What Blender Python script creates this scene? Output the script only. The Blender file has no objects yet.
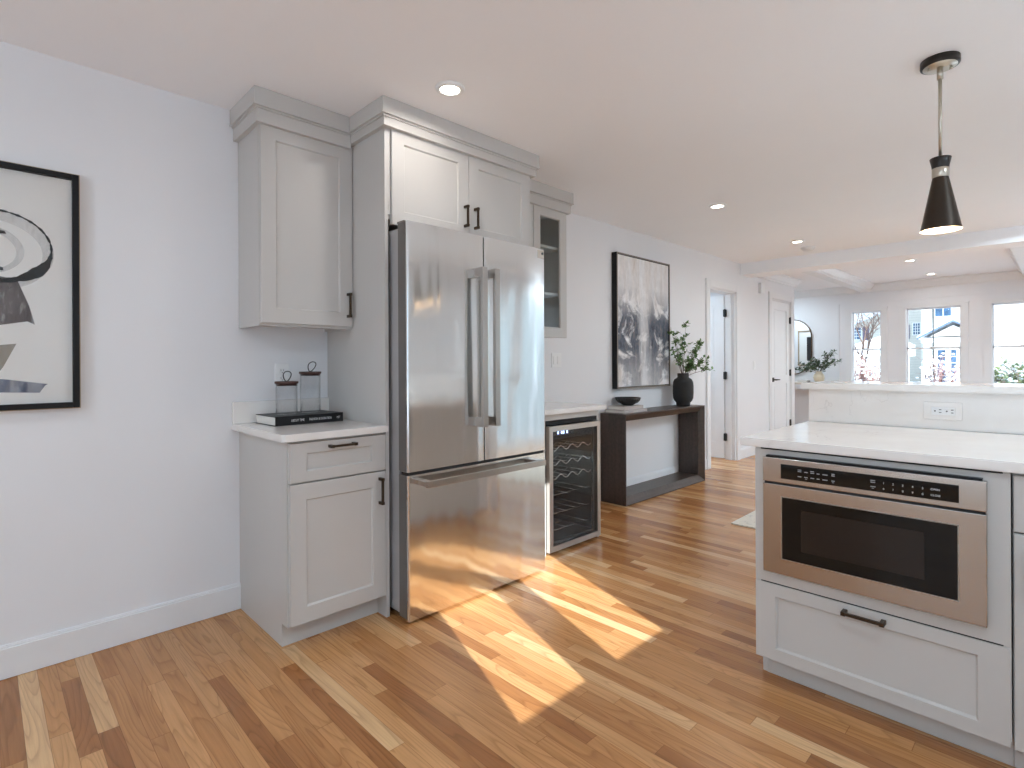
import bpy, bmesh, math, random
from mathutils import Vector, Matrix
random.seed(7)
S = bpy.context.scene
COL = S.collection

# ------------------------------------------------------------------ camera
FPX, YAW, ROLL = 542.3, math.radians(44.38), math.radians(-0.27)
fwd = Vector((math.sin(YAW), math.cos(YAW), 0)); rt = Vector((math.cos(YAW), -math.sin(YAW), 0)); up = Vector((0, 0, 1))
r2 = rt*math.cos(ROLL)+up*math.sin(ROLL); u2 = -rt*math.sin(ROLL)+up*math.cos(ROLL)
cd = bpy.data.cameras.new('camera'); cam = bpy.data.objects.new('camera', cd); COL.objects.link(cam)
cam.matrix_world = Matrix(((r2.x, u2.x, -fwd.x, 0), (r2.y, u2.y, -fwd.y, 0), (r2.z, u2.z, -fwd.z, 1.2), (0, 0, 0, 1)))
cd.sensor_width = 36; cd.lens = 36*FPX/1024; cd.shift_y = -19.5/1024; cd.clip_start = .02; cd.clip_end = 400
S.camera = cam

# ------------------------------------------------------------------ world, sun, exposure
SUN_EL = math.radians(22.5)
SUN_STRENGTH = 12.5
SKY_STRENGTH = 1.7
wd = bpy.data.worlds.new('world'); S.world = wd; wd.use_nodes = True
wn = wd.node_tree; bg = wn.nodes['Background']
bg.inputs['Strength'].default_value = SKY_STRENGTH
bg.inputs['Color'].default_value = (.62, .81, 1.0, 1)
sd = bpy.data.lights.new('sun', 'SUN'); sd.energy = SUN_STRENGTH; sd.angle = math.radians(.3); sd.color = (.90, .96, 1)
sun = bpy.data.objects.new('sun', sd); COL.objects.link(sun)
_h = Vector((.355, 1, 0)).normalized()
_d = Vector((_h.x*math.cos(SUN_EL), _h.y*math.cos(SUN_EL), -math.sin(SUN_EL)))
sun.rotation_euler = _d.to_track_quat('-Z', 'Y').to_euler(); sun.location = (-3, -12, 7)
vs = S.view_settings
S.display_settings.display_device = 'sRGB'
vs.view_transform = 'Standard'; vs.look = 'None'; vs.gamma = 1; vs.use_curve_mapping = False
vs.exposure = 0.44
S.cycles.max_bounces = 10; S.cycles.diffuse_bounces = 6; S.cycles.glossy_bounces = 5; S.cycles.transparent_max_bounces = 12
S.cycles.sample_clamp_indirect = 6; S.cycles.caustics_refractive = False; S.cycles.use_denoising = True

# ------------------------------------------------------------------ constants (metres)
W = 2.866      # face of the long wall
CE = 2.455     # ceiling
FARX = 10.2    # window wall
SY = -1.2      # wall behind the island side
WX = -2.4      # wall behind the camera

# ------------------------------------------------------------------ materials
def lin(r, g, b):
    f = lambda c: (c/255/12.92) if c/255 <= .04045 else ((c/255+.055)/1.055)**2.4
    return (f(r), f(g), f(b), 1)
def newmat(name):
    m = bpy.data.materials.new(name); m.use_nodes = True
    nt = m.node_tree; return m, nt, nt.nodes['Principled BSDF']
def N(nt, t, **kw):
    n = nt.nodes.new(t)
    for k, v in kw.items():
        if k in n.inputs.keys() if isinstance(k, str) else False: n.inputs[k].default_value = v
        else: setattr(n, k, v)
    return n
def math_(nt, op, a, b=None):
    n = nt.nodes.new('ShaderNodeMath'); n.operation = op
    for i, v in enumerate((a, b)):
        if v is None: continue
        if isinstance(v, (int, float)): n.inputs[i].default_value = v
        else: nt.links.new(v, n.inputs[i])
    return n.outputs[0]
def noise(nt, vec, scale, detail=3, rough=.5, dist=0):
    n = nt.nodes.new('ShaderNodeTexNoise'); n.inputs['Scale'].default_value = scale; n.inputs['Detail'].default_value = detail
    n.inputs['Roughness'].default_value = rough; n.inputs['Distortion'].default_value = dist
    if vec: nt.links.new(vec, n.inputs['Vector'])
    return n
def mapping(nt, vec, sc=(1, 1, 1), loc=(0, 0, 0)):
    n = nt.nodes.new('ShaderNodeMapping'); n.inputs['Scale'].default_value = sc; n.inputs['Location'].default_value = loc
    nt.links.new(vec, n.inputs['Vector']); return n.outputs[0]
def ramp(nt, fac, stops, interp='LINEAR'):
    n = nt.nodes.new('ShaderNodeValToRGB'); cr = n.color_ramp; cr.interpolation = interp
    while len(cr.elements) < len(stops): cr.elements.new(.5)
    for e, (p, c) in zip(cr.elements, stops): e.position = p; e.color = c
    nt.links.new(fac, n.inputs['Fac']); return n.outputs['Color']
def mixc(nt, fac, a, b, mode='MIX'):
    n = nt.nodes.new('ShaderNodeMix'); n.data_type = 'RGBA'; n.blend_type = mode
    for sock, v in ((n.inputs[0], fac), (n.inputs[6], a), (n.inputs[7], b)):
        if isinstance(v, (int, float)): sock.default_value = v
        elif isinstance(v, tuple): sock.default_value = v
        else: nt.links.new(v, sock)
    return n.outputs[2]
def coords(nt, kind='Object'):
    return nt.nodes.new('ShaderNodeTexCoord').outputs[kind]
def wpos(nt): return nt.nodes.new('ShaderNodeNewGeometry').outputs['Position']
def bump(nt, h, strength, dist, bsdf):
    b = nt.nodes.new('ShaderNodeBump'); b.inputs['Strength'].default_value = strength; b.inputs['Distance'].default_value = dist
    nt.links.new(h, b.inputs['Height']); nt.links.new(b.outputs[0], bsdf.inputs['Normal'])
def plain(name, col, rough=.5, metal=0, var=.04, nscale=8, bumps=0, spec=.5, coat=0):
    m, nt, p = newmat(name)
    n = noise(nt, wpos(nt), nscale)
    d = tuple(max(0, c*(1-var)) for c in col[:3])+(1,); e = tuple(min(1, c*(1+var)) for c in col[:3])+(1,)
    nt.links.new(ramp(nt, n.outputs['Fac'], [(.3, d), (.7, e)]), p.inputs['Base Color'])
    p.inputs['Roughness'].default_value = rough; p.inputs['Metallic'].default_value = metal
    p.inputs['Specular IOR Level'].default_value = spec; p.inputs['Coat Weight'].default_value = coat
    if bumps: 
        n2 = noise(nt, wpos(nt), 180, 2); bump(nt, n2.outputs['Fac'], bumps, .002, p)
    return m
M = {}
M['wall'] = plain('wall_paint', lin(232, 232, 234), .6, var=.012, nscale=1.5, bumps=.08)
M['ceiling'] = plain('ceiling_paint', lin(248, 248, 250), .7, var=.01, nscale=1.5)
M['trim'] = plain('white_trim', lin(232, 232, 233), .35, var=.01)
M['door'] = plain('door_paint', lin(238, 239, 241), .35, var=.01)
M['cab'] = plain('light_grey_cabinet_paint', lin(198, 195, 191), .42, var=.012, nscale=3)
M['cabin'] = plain('cabinet_interior', lin(186, 188, 184), .5)
M['dark'] = plain('dark_gap', (.012, .012, .013, 1), .6)
M['bronze'] = plain('dark_bronze', lin(78, 66, 54), .32, metal=.9, nscale=40)
M['blackmetal'] = plain('black_metal', (.02, .02, .021, 1), .4, metal=.3)
M['nickel'] = plain('brushed_nickel', lin(200, 192, 178), .28, metal=1)
M['chrome'] = plain('chrome_wire', lin(215, 215, 215), .2, metal=1)
M['blackshade'] = plain('black_shade', lin(38, 33, 30), .38, metal=.25)
M['bronzeshade'] = plain('dark_bronze_shade', lin(62, 54, 47), .36, metal=.75)
M['whiteenamel'] = plain('white_enamel', lin(240, 225, 205), .4)
M['plastic'] = plain('white_plastic', lin(236, 236, 236), .35, var=.01)
M['slot'] = plain('socket_slot', (.03, .03, .03, 1), .5)
M['framewood'] = plain('black_wood_frame', (.010, .010, .011, 1), .5, spec=.25)
M['frametan'] = plain('pale_gold_edge', lin(178, 158, 132), .4, metal=.3)
M['paper'] = plain('mat_paper', lin(226, 224, 220), .7, var=.01)
M['ink'] = plain('black_ink', (.012, .012, .013, 1), .5)
M['bookblack'] = plain('black_book_cover', (.010, .010, .011, 1), .4, spec=.25)
M['pages'] = plain('book_pages', lin(225, 222, 216), .8)
M['bookgrey'] = plain('pale_taupe_book_cover', lin(186, 176, 172), .6)
M['lidwood'] = plain('dark_walnut_lid', lin(72, 42, 34), .5, nscale=60, var=.2)
M['vase'] = plain('matt_black_ceramic', (.022, .021, .021, 1), .75, bumps=.4)
M['bowl'] = plain('black_ribbed_ceramic', (.02, .02, .021, 1), .5)
M['creamvase'] = plain('cream_ceramic', lin(222, 208, 182), .6)
M['twig'] = plain('twig_bark', lin(92, 74, 58), .8)
M['tabletopmat'] = plain('pale_wood_table', lin(212, 198, 182), .5)
M['rubber'] = plain('dark_rubber', (.03, .03, .03, 1), .7)
M['blackplastic'] = plain('satin_black_plastic', (.008, .008, .009, 1), .4, spec=.2)
M['text'] = plain('white_print', lin(215, 215, 215), .6)
M['greytext'] = plain('grey_print', lin(150, 152, 155), .6)
M['mirrorframe'] = plain('bronze_mirror_frame', lin(96, 74, 56), .35, metal=.7)
M['snow'] = plain('snow', lin(238, 241, 246), .8, nscale=1)
M['roofdark'] = plain('blue_grey_shingle', lin(98, 116, 140), .9, nscale=4, var=.3)
M['trunk'] = plain('bare_bark', lin(120, 96, 84), .9)
M['shrubtwig'] = plain('reddish_twig', lin(140, 100, 92), .9, var=.35, nscale=6)
M['paneblue'] = plain('outside_window_glass', lin(62, 92, 122), .15, var=.35, nscale=3)
M['shutter'] = plain('plum_shutter', lin(96, 84, 112), .7)
M['concrete'] = plain('ground_snow', lin(236, 240, 246), .9, nscale=.5)

def leafmat(name, a, b):
    m, nt, p = newmat(name)
    n = noise(nt, wpos(nt), 25)
    nt.links.new(ramp(nt, n.outputs['Fac'], [(.3, a), (.7, b)]), p.inputs['Base Color']); p.inputs['Roughness'].default_value = .5
    return m
M['leaf'] = leafmat('green_leaf', lin(52, 84, 38), lin(118, 152, 88))
M['sageleaf'] = leafmat('sage_leaf', lin(58, 78, 60), lin(108, 128, 100))
M['evergreen'] = leafmat('evergreen_leaf', lin(62, 78, 42), lin(128, 142, 88))

def quartz():
    m, nt, p = newmat('white_quartz')
    v = wpos(nt)
    n1 = noise(nt, v, 1.6, 6, .6, 1.2)
    a = math_(nt, 'ABSOLUTE', math_(nt, 'SUBTRACT', n1.outputs['Fac'], .5))
    vein = ramp(nt, a, [(0, (1, 1, 1, 1)), (.006, (0, 0, 0, 1))])
    brk = ramp(nt, noise(nt, v, 3.5, 3).outputs['Fac'], [(.52, (0, 0, 0, 1)), (.66, (1, 1, 1, 1))])
    f = math_(nt, 'MULTIPLY', math_(nt, 'MULTIPLY', vein, brk), .45)
    base = ramp(nt, noise(nt, v, 5, 4).outputs['Fac'], [(.3, lin(233, 228, 223)), (.7, lin(240, 236, 232))])
    nt.links.new(mixc(nt, f, base, lin(165, 155, 148)), p.inputs['Base Color'])
    p.inputs['Roughness'].default_value = .12
    return m
M['quartz'] = quartz()

def oakfloor():
    m, nt, p = newmat('oak_strip_floor')
    v = wpos(nt); sx = nt.nodes.new('ShaderNodeSeparateXYZ'); nt.links.new(v, sx.inputs[0])
    X, Y = sx.outputs[0], sx.outputs[1]
    u = math_(nt, 'DIVIDE', math_(nt, 'ADD', X, .0195), .0575)
    row = math_(nt, 'FLOOR', u); fu = math_(nt, 'FRACT', u)
    wn1 = nt.nodes.new('ShaderNodeTexWhiteNoise'); wn1.noise_dimensions = '1D'; nt.links.new(row, wn1.inputs['W'])
    ln = math_(nt, 'ADD', math_(nt, 'MULTIPLY', wn1.outputs['Value'], .7), .55)
    w = math_(nt, 'ADD', math_(nt, 'DIVIDE', Y, ln), math_(nt, 'MULTIPLY', wn1.outputs['Value'], 37.7))
    cell = math_(nt, 'FLOOR', w); fw = math_(nt, 'FRACT', w)
    cb = nt.nodes.new('ShaderNodeCombineXYZ'); nt.links.new(row, cb.inputs[0]); nt.links.new(cell, cb.inputs[1])
    wn2 = nt.nodes.new('ShaderNodeTexWhiteNoise'); wn2.noise_dimensions = '2D'; nt.links.new(cb.outputs[0], wn2.inputs['Vector'])
    rnd = wn2.outputs['Value']
    base = ramp(nt, rnd, [(0, lin(156, 102, 58)), (.2, lin(180, 125, 76)), (.55, lin(195, 141, 90)), (.9, lin(207, 157, 106)), (1, lin(224, 184, 138))])
    # grain coordinates, shifted per board
    off = nt.nodes.new('ShaderNodeCombineXYZ'); nt.links.new(math_(nt, 'MULTIPLY', rnd, 31.0), off.inputs[0]); nt.links.new(math_(nt, 'MULTIPLY', rnd, 57.0), off.inputs[1])
    nt.links.new(math_(nt, 'MULTIPLY', rnd, 11.0), off.inputs[2])
    ad = nt.nodes.new('ShaderNodeVectorMath'); ad.operation = 'ADD'; nt.links.new(v, ad.inputs[0]); nt.links.new(off.outputs[0], ad.inputs[1])
    g = ad.outputs[0]
    cn = noise(nt, mapping(nt, g, (11, 1.0, 1)), 1, 1.2, .4, .25)
    rings = math_(nt, 'FRACT', math_(nt, 'MULTIPLY', cn.outputs['Fac'], 15.0))
    cathc = ramp(nt, rings, [(0, (.62, .57, .52, 1)), (.18, (.88, .86, .84, 1)), (.6, (1.04, 1.04, 1.04, 1)), (.92, (1.0, 1.0, 1.0, 1)), (1, (.66, .61, .56, 1))])
    fine = noise(nt, mapping(nt, g, (120, 4, 1)), 1, 5, .65)
    finec = ramp(nt, fine.outputs['Fac'], [(.3, (.78, .76, .74, 1)), (.6, (1.03, 1.03, 1.03, 1))])
    big = noise(nt, mapping(nt, g, (10, 1.2, 1)), 1, 3)
    bigc = ramp(nt, big.outputs['Fac'], [(.3, (.88, .86, .84, 1)), (.7, (1.06, 1.06, 1.06, 1))])
    c = mixc(nt, .6, base, cathc, 'MULTIPLY'); c = mixc(nt, .7, c, finec, 'MULTIPLY'); c = mixc(nt, .9, c, bigc, 'MULTIPLY')
    e1 = math_(nt, 'MINIMUM', fu, math_(nt, 'SUBTRACT', 1, fu))
    e2 = math_(nt, 'MULTIPLY', math_(nt, 'MINIMUM', fw, math_(nt, 'SUBTRACT', 1, fw)), 13.0)
    e = math_(nt, 'MINIMUM', e1, e2)
    gap = ramp(nt, e, [(.004, (.55, .48, .42, 1)), (.022, (1, 1, 1, 1))])
    c = mixc(nt, 1.0, c, gap, 'MULTIPLY')
    nt.links.new(c, p.inputs['Base Color'])
    p.inputs['Roughness'].default_value = .26; p.inputs['Specular IOR Level'].default_value = .5
    bump(nt, gap, .25, .0006, p)
    return m
M['floor'] = oakfloor()

def steel(name, col, rough, wav=.0, axis='z'):
    m, nt, p = newmat(name)
    v = wpos(nt)
    sc = (400, 400, 6) if axis == 'z' else (6, 6, 400)
    n = noise(nt, mapping(nt, v, sc), 1, 2)
    nt.links.new(ramp(nt, n.outputs['Fac'], [(.3, tuple(c*.95 for c in col[:3])+(1,)), (.7, col)]), p.inputs['Base Color'])
    p.inputs['Metallic'].default_value = 1; p.inputs['Roughness'].default_value = rough
    if wav:
        n2 = noise(nt, mapping(nt, v, (3.6, 3.6, .6)), 1, 2, .45)
        bump(nt, n2.outputs['Fac'], 1, wav, p)
    return m
M['steel'] = steel('brushed_stainless_steel', lin(228, 228, 227), .13, wav=.018)
M['steelside'] = plain('grey_fridge_side', lin(112, 108, 104), .4, metal=.3)
M['steelplain'] = steel('stainless_handle', lin(182, 175, 168), .28)
M['steelh'] = steel('horizontal_brushed_steel', lin(186, 178, 170), .2, axis='x')

def glass(name, tint, gl=.08, rough=.0, k=.85):
    m, nt, p = newmat(name); nt.nodes.remove(p)
    out = nt.nodes['Material Output']
    t = nt.nodes.new('ShaderNodeBsdfTransparent'); t.inputs[0].default_value = tint
    g = nt.nodes.new('ShaderNodeBsdfGlossy'); g.inputs['Roughness'].default_value = rough
    f = nt.nodes.new('ShaderNodeLayerWeight'); f.inputs['Blend'].default_value = .5
    fac = math_(nt, 'ADD', math_(nt, 'MULTIPLY', math_(nt, 'POWER', f.outputs['Facing'], 4.5), k), gl)
    mx = nt.nodes.new('ShaderNodeMixShader'); nt.links.new(fac, mx.inputs[0]); nt.links.new(t.outputs[0], mx.inputs[1]); nt.links.new(g.outputs[0], mx.inputs[2])
    nt.links.new(mx.outputs[0], out.inputs[0]); return m
M['glass'] = glass('window_glass', (.97, .98, .98, 1), .04)
M['jarglass'] = glass('jar_glass', (.996, .997, .998, 1), .045, k=.8)
M['coolerglass'] = glass('tinted_cooler_glass', (.86, .86, .86, 1), .03, k=.3)
M['cabglass'] = glass('cabinet_door_glass', (.86, .88, .87, 1), .04)
M['artglass'] = glass('picture_glass', (.985, .985, .985, 1), .008, k=.12)
M['ovenglass'] = plain('black_oven_glass', (.005, .005, .005, 1), .06, var=0, spec=.3)
M['ovenwin'] = plain('smoked_oven_window', (.018, .014, .012, 1), .1, var=.1, spec=.35)
mm, nt, p = newmat('mirror_silver'); p.inputs['Metallic'].default_value = 1; p.inputs['Roughness'].default_value = .01
nt.links.new(ramp(nt, noise(nt, wpos(nt), 1).outputs['Fac'], [(0, (.88, .89, .9, 1)), (1, (.9, .9, .9, 1))]), p.inputs['Base Color']); M['mirror'] = mm
def emis(name, col, st):
    m, nt, p = newmat(name)
    n = noise(nt, wpos(nt), 3); nt.links.new(ramp(nt, n.outputs['Fac'], [(0, col), (1, col)]), p.inputs['Emission Color'])
    p.inputs['Emission Strength'].default_value = st; p.inputs['Base Color'].default_value = (.8, .8, .8, 1); return m
M['lens'] = emis('downlight_lens', (1, .9, .76, 1), 14)
M['bulb'] = emis('warm_bulb', (1, .82, .6, 1), 12)
M['led'] = emis('blue_led_digits', (.35, .5, 1, 1), 4)

def darkwood():
    m, nt, p = newmat('dark_stained_wood')
    v = coords(nt)
    n = noise(nt, mapping(nt, v, (40, 40, 3)), 1, 4, .6)
    n2 = noise(nt, mapping(nt, v, (3, 40, 40)), 1, 4, .6)
    c1 = ramp(nt, n.outputs['Fac'], [(.3, lin(44, 34, 30)), (.7, lin(84, 70, 62))])
    c2 = ramp(nt, n2.outputs['Fac'], [(.3, lin(44, 34, 30)), (.7, lin(84, 70, 62))])
    nt.links.new(mixc(nt, .5, c1, c2), p.inputs['Base Color']); p.inputs['Roughness'].default_value = .38
    return m
M['darkwood'] = darkwood()

def siding(name, col, sp):
    m, nt, p = newmat(name)
    v = wpos(nt); sx = nt.nodes.new('ShaderNodeSeparateXYZ'); nt.links.new(v, sx.inputs[0])
    f = math_(nt, 'FRACT', math_(nt, 'DIVIDE', sx.outputs[2], sp))
    c = ramp(nt, f, [(0, tuple(x*.6 for x in col[:3])+(1,)), (.14, col), (1, col)])
    nt.links.new(c, p.inputs['Base Color']); p.inputs['Roughness'].default_value = .7
    bump(nt, f, .6, .02, p)
    return m
M['sidingwhite'] = siding('white_clapboard', lin(204, 202, 195), .16)
M['sidingtan'] = siding('tan_clapboard', lin(206, 200, 190), .25)

def abstract():
    m, nt, p = newmat('abstract_painting')
    v = coords(nt, 'Generated'); sx = nt.nodes.new('ShaderNodeSeparateXYZ'); nt.links.new(v, sx.inputs[0])
    z = sx.outputs[2]; x = sx.outputs[0]
    n1 = noise(nt, mapping(nt, v, (3.6, 1, 5.2), (2.3, 0, 1.1)), 1, 6, .62, .6)
    n2 = noise(nt, mapping(nt, v, (9, 1, 2.0), (7.3, 0, 4.4)), 1, 6, .6, .4)
    n3 = noise(nt, mapping(nt, v, (22, 1, 14), (1, 0, 9)), 1, 4, .7)
    # dark band around the middle and lower sides
    zm = ramp(nt, z, [(0, (.55, .55, .55, 1)), (.15, (.72, .72, .72, 1)), (.3, (1, 1, 1, 1)), (.52, (1, 1, 1, 1)), (.66, (.5, .5, .5, 1)), (.78, (.12, .12, .12, 1)), (1, (0, 0, 0, 1))])
    streak = ramp(nt, math_(nt, 'ABSOLUTE', math_(nt, 'SUBTRACT', math_(nt, 'ADD', x, math_(nt, 'MULTIPLY', math_(nt, 'SUBTRACT', n2.outputs['Fac'], .5), .35)), .5)), [(.03, (.35, .35, .35, 1)), (.14, (1, 1, 1, 1))])
    dk = math_(nt, 'MULTIPLY', math_(nt, 'MULTIPLY', zm, streak), ramp(nt, n1.outputs['Fac'], [(.40, (0, 0, 0, 1)), (.50, (1, 1, 1, 1))]))
    base = ramp(nt, n2.outputs['Fac'], [(.25, lin(204, 192, 184)), (.42, lin(228, 224, 222)), (.6, lin(236, 236, 238)), (.78, lin(200, 200, 208))])
    dc = ramp(nt, n3.outputs['Fac'], [(.3, lin(34, 40, 52)), (.5, lin(84, 90, 104)), (.7, lin(128, 116, 110))])
    c = mixc(nt, dk, base, dc)
    c = mixc(nt, .25, c, ramp(nt, n3.outputs['Fac'], [(.35, (.6, .6, .6, 1)), (.65, (1.1, 1.1, 1.1, 1))]), 'MULTIPLY')
    nt.links.new(c, p.inputs['Base Color']); p.inputs['Roughness'].default_value = .6
    bump(nt, n3.outputs['Fac'], .3, .003, p)
    return m
M['abstract'] = abstract()

def wash(name, col, col2, dens):
    m, nt, p = newmat(name)
    v = coords(nt); n = noise(nt, mapping(nt, v, (60, 1, 14)), 1, 5, .6)
    nt.links.new(ramp(nt, n.outputs['Fac'], [(.35, col), (.65, col2)]), p.inputs['Base Color'])
    nt.links.new(ramp(nt, n.outputs['Fac'], [(.3, (dens,)*3+(1,)), (.7, (dens*.55,)*3+(1,))]), p.inputs['Alpha'])
    p.inputs['Roughness'].default_value = .6; return m
M['washgrey'] = wash('grey_plum_wash', lin(72, 64, 66), lin(120, 112, 112), .95)
M['washtan'] = wash('taupe_wash', lin(140, 128, 112), lin(178, 170, 160), .85)
M['washblue'] = wash('blue_grey_wash', lin(92, 98, 118), lin(150, 154, 166), .9)
M['washpale'] = wash('pale_grey_wash', lin(196, 196, 198), lin(216, 216, 217), .38)

def rugmat():
    m, nt, p = newmat('woven_rug')
    v = wpos(nt); n = noise(nt, v, 28, 3, .7)
    nt.links.new(ramp(nt, n.outputs['Fac'], [(.3, lin(150, 146, 140)), (.42, lin(214, 206, 192)), (.7, lin(226, 219, 206))]), p.inputs['Base Color'])
    p.inputs['Roughness'].default_value = .95; bump(nt, noise(nt, v, 300).outputs['Fac'], .6, .004, p); return m
M['rug'] = rugmat()

# ------------------------------------------------------------------ mesh helpers
class MB:
    def __init__(s): s.bm = bmesh.new()
    def box(s, x0, x1, y0, y1, z0, z1, bev=0):
        x0, x1 = min(x0, x1), max(x0, x1); y0, y1 = min(y0, y1), max(y0, y1); z0, z1 = min(z0, z1), max(z0, z1)
        v = [s.bm.verts.new(p) for p in ((x0, y0, z0), (x1, y0, z0), (x1, y1, z0), (x0, y1, z0), (x0, y0, z1), (x1, y0, z1), (x1, y1, z1), (x0, y1, z1))]
        f = [s.bm.faces.new([v[i] for i in q]) for q in ((0, 3, 2, 1), (4, 5, 6, 7), (0, 1, 5, 4), (1, 2, 6, 5), (2, 3, 7, 6), (3, 0, 4, 7))]
        if bev:
            es = list({e for q in f for e in q.edges})
            bmesh.ops.bevel(s.bm, geom=es, offset=bev, segments=2, affect='EDGES', profile=.6)
        return s
    def poly(s, pts, vec):
        """prism: polygon pts (3D) extruded by vec"""
        a = [s.bm.verts.new(p) for p in pts]; b = [s.bm.verts.new(Vector(p)+Vector(vec)) for p in pts]
        s.bm.faces.new(a); s.bm.faces.new(b[::-1]); n = len(a)
        for i in range(n): s.bm.faces.new((a[i], b[i], b[(i+1) % n], a[(i+1) % n]))
        return s
    def tube(s, pts, r, seg=8, cap=True):
        pts = [Vector(p) for p in pts]; rings = []
        rr = r if isinstance(r, (list, tuple)) else [r]*len(pts)
        prev = None
        for i, p in enumerate(pts):
            t = (pts[min(i+1, len(pts)-1)]-pts[max(i-1, 0)]).normalized()
            if prev is None:
                a = t.orthogonal().normalized()
            else:
                a = (prev-t*prev.dot(t)); a = a.normalized() if a.length > 1e-6 else t.orthogonal().normalized()
            prev = a; b = t.cross(a)
            rings.append([s.bm.verts.new(p+(a*math.cos(2*math.pi*k/seg)+b*math.sin(2*math.pi*k/seg))*rr[i]) for k in range(seg)])
        for i in range(len(rings)-1):
            for k in range(seg):
                f = s.bm.faces.new((rings[i][k], rings[i][(k+1) % seg], rings[i+1][(k+1) % seg], rings[i+1][k])); f.smooth = True
        if cap: s.bm.faces.new(rings[0][::-1]); s.bm.faces.new(rings[-1])
        return s
    def lathe(s, prof, c, seg=32, smooth=True, ribs=0, ribamp=0):
        """prof: (r,z) list; around vertical axis at c=(x,y,z)"""
        rings = []
        for r, z in prof:
            if r < 1e-6: rings.append([s.bm.verts.new((c[0], c[1], c[2]+z))]); continue
            rings.append([s.bm.verts.new((c[0]+r*(1+ribamp*math.cos(ribs*2*math.pi*k/seg))*math.cos(2*math.pi*k/seg), c[1]+r*(1+ribamp*math.cos(ribs*2*math.pi*k/seg))*math.sin(2*math.pi*k/seg), c[2]+z)) for k in range(seg)])
        for a, b in zip(rings, rings[1:]):
            for k in range(seg):
                k2 = (k+1) % seg
                if len(a) == 1 and len(b) == 1: continue
                if len(a) == 1: f = s.bm.faces.new((a[0], b[k2], b[k]))
                elif len(b) == 1: f = s.bm.faces.new((a[k], a[k2], b[0]))
                else: f = s.bm.faces.new((a[k], a[k2], b[k2], b[k]))
                f.smooth = smooth
        return s
    def quad(s, *pts): s.bm.faces.new([s.bm.verts.new(p) for p in pts]); return s
    def build(s, name, mat, parent=None, norm=True):
        if norm: bmesh.ops.recalc_face_normals(s.bm, faces=s.bm.faces)
        xs = [v.co for v in s.bm.verts]
        lo = Vector([min(v[i] for v in xs) for i in range(3)]); hi = Vector([max(v[i] for v in xs) for i in range(3)])
        c = (lo+hi)/2; c.z = lo.z
        for v in s.bm.verts: v.co -= c
        me = bpy.data.meshes.new(name); s.bm.to_mesh(me); s.bm.free(); me.materials.append(M[mat] if isinstance(mat, str) else mat)
        o = bpy.data.objects.new(name, me); COL.objects.link(o)
        if parent is not None:
            o.parent = parent; o.location = c-worldloc(parent)
        else: o.location = c
        return o
def worldloc(o):
    l = Vector(o.location)
    while o.parent is not None: o = o.parent; l += Vector(o.location)
    return l
def thing(name, loc, label, cat, group=None):
    o = bpy.data.objects.new(name, None); COL.objects.link(o); o.location = loc; o.empty_display_size = .05
    return tag(o, label, cat, group)
def tag(o, label, cat, group=None):
    o['label'] = label; o['category'] = cat
    if group: o['group'] = group
    return o
def struct(o): o['kind'] = 'structure'; return o
def dup(root, delta, label=None, group=None):
    r = root.copy(); COL.objects.link(r); r.location = Vector(root.location)+Vector(delta)
    if label: r['label'] = label
    if group: r['group'] = group
    for ch in list(root.children):
        c = ch.copy(); COL.objects.link(c); c.parent = r
        for g in list(ch.children):
            d = g.copy(); COL.objects.link(d); d.parent = c
    return r
def textmesh(txt, size, origin, right, upv, name, mat, parent, depth=.0004, width=None, align='LEFT'):
    cu = bpy.data.curves.new('t', 'FONT'); cu.body = txt; cu.size = size; cu.extrude = depth; cu.align_x = align
    o = bpy.data.objects.new('t', cu); COL.objects.link(o)
    dg = bpy.context.evaluated_depsgraph_get(); me = bpy.data.meshes.new_from_object(o.evaluated_get(dg))
    bpy.data.objects.remove(o); bpy.data.curves.remove(cu)
    right = Vector(right).normalized(); upv = Vector(upv).normalized(); nrm = right.cross(upv)
    b = MB(); b.bm.from_mesh(me); bpy.data.meshes.remove(me)
    if not b.bm.verts: return None
    w = max(v.co.x for v in b.bm.verts)-min(v.co.x for v in b.bm.verts)
    k = width/w if width else 1
    for v in b.bm.verts: v.co = Vector(origin)+right*v.co.x*k+upv*v.co.y+nrm*v.co.z
    return b.build(name, mat, parent)

# shaker front: fy plane facing -Y (axis 'y') or facing -X (axis 'x')
def front_map(axis, f):
    if axis == 'y': return lambda u, d, z: (u, f+d, z)
    return lambda u, d, z: (f+d, u, z)
def shaker(axis, f, u0, u1, z0, z1, rail=.06, th=.02, rec=.008, hole=False, railz=None):
    P = front_map(axis, f); b = MB(); bm = b.bm; rz = railz or rail
    def loop(du, dz, d): return [bm.verts.new(P(*q)) for q in ((u0+du, d, z0+dz), (u1-du, d, z0+dz), (u1-du, d, z1-dz), (u0+du, d, z1-dz))]
    back = loop(0, 0, th); o0 = loop(0, 0, .0015); o1 = loop(.0015, .0015, 0); i0 = loop(rail, rz, 0); i1 = loop(rail+.006, rz+.006, rec)
    loops = [back, o0, o1, i0, i1]
    if hole: loops.append(loop(rail+.006, rz+.006, th))
    for a, c in zip(loops, loops[1:]):
        for k in range(4): bm.faces.new((a[k], a[(k+1) % 4], c[(k+1) % 4], c[k]))
    if hole:
        for k in range(4): bm.faces.new((loops[-1][k], loops[-1][(k+1) % 4], back[(k+1) % 4], back[k]))
    else:
        bm.faces.new(i1); bm.faces.new(back)
    return b
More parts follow.
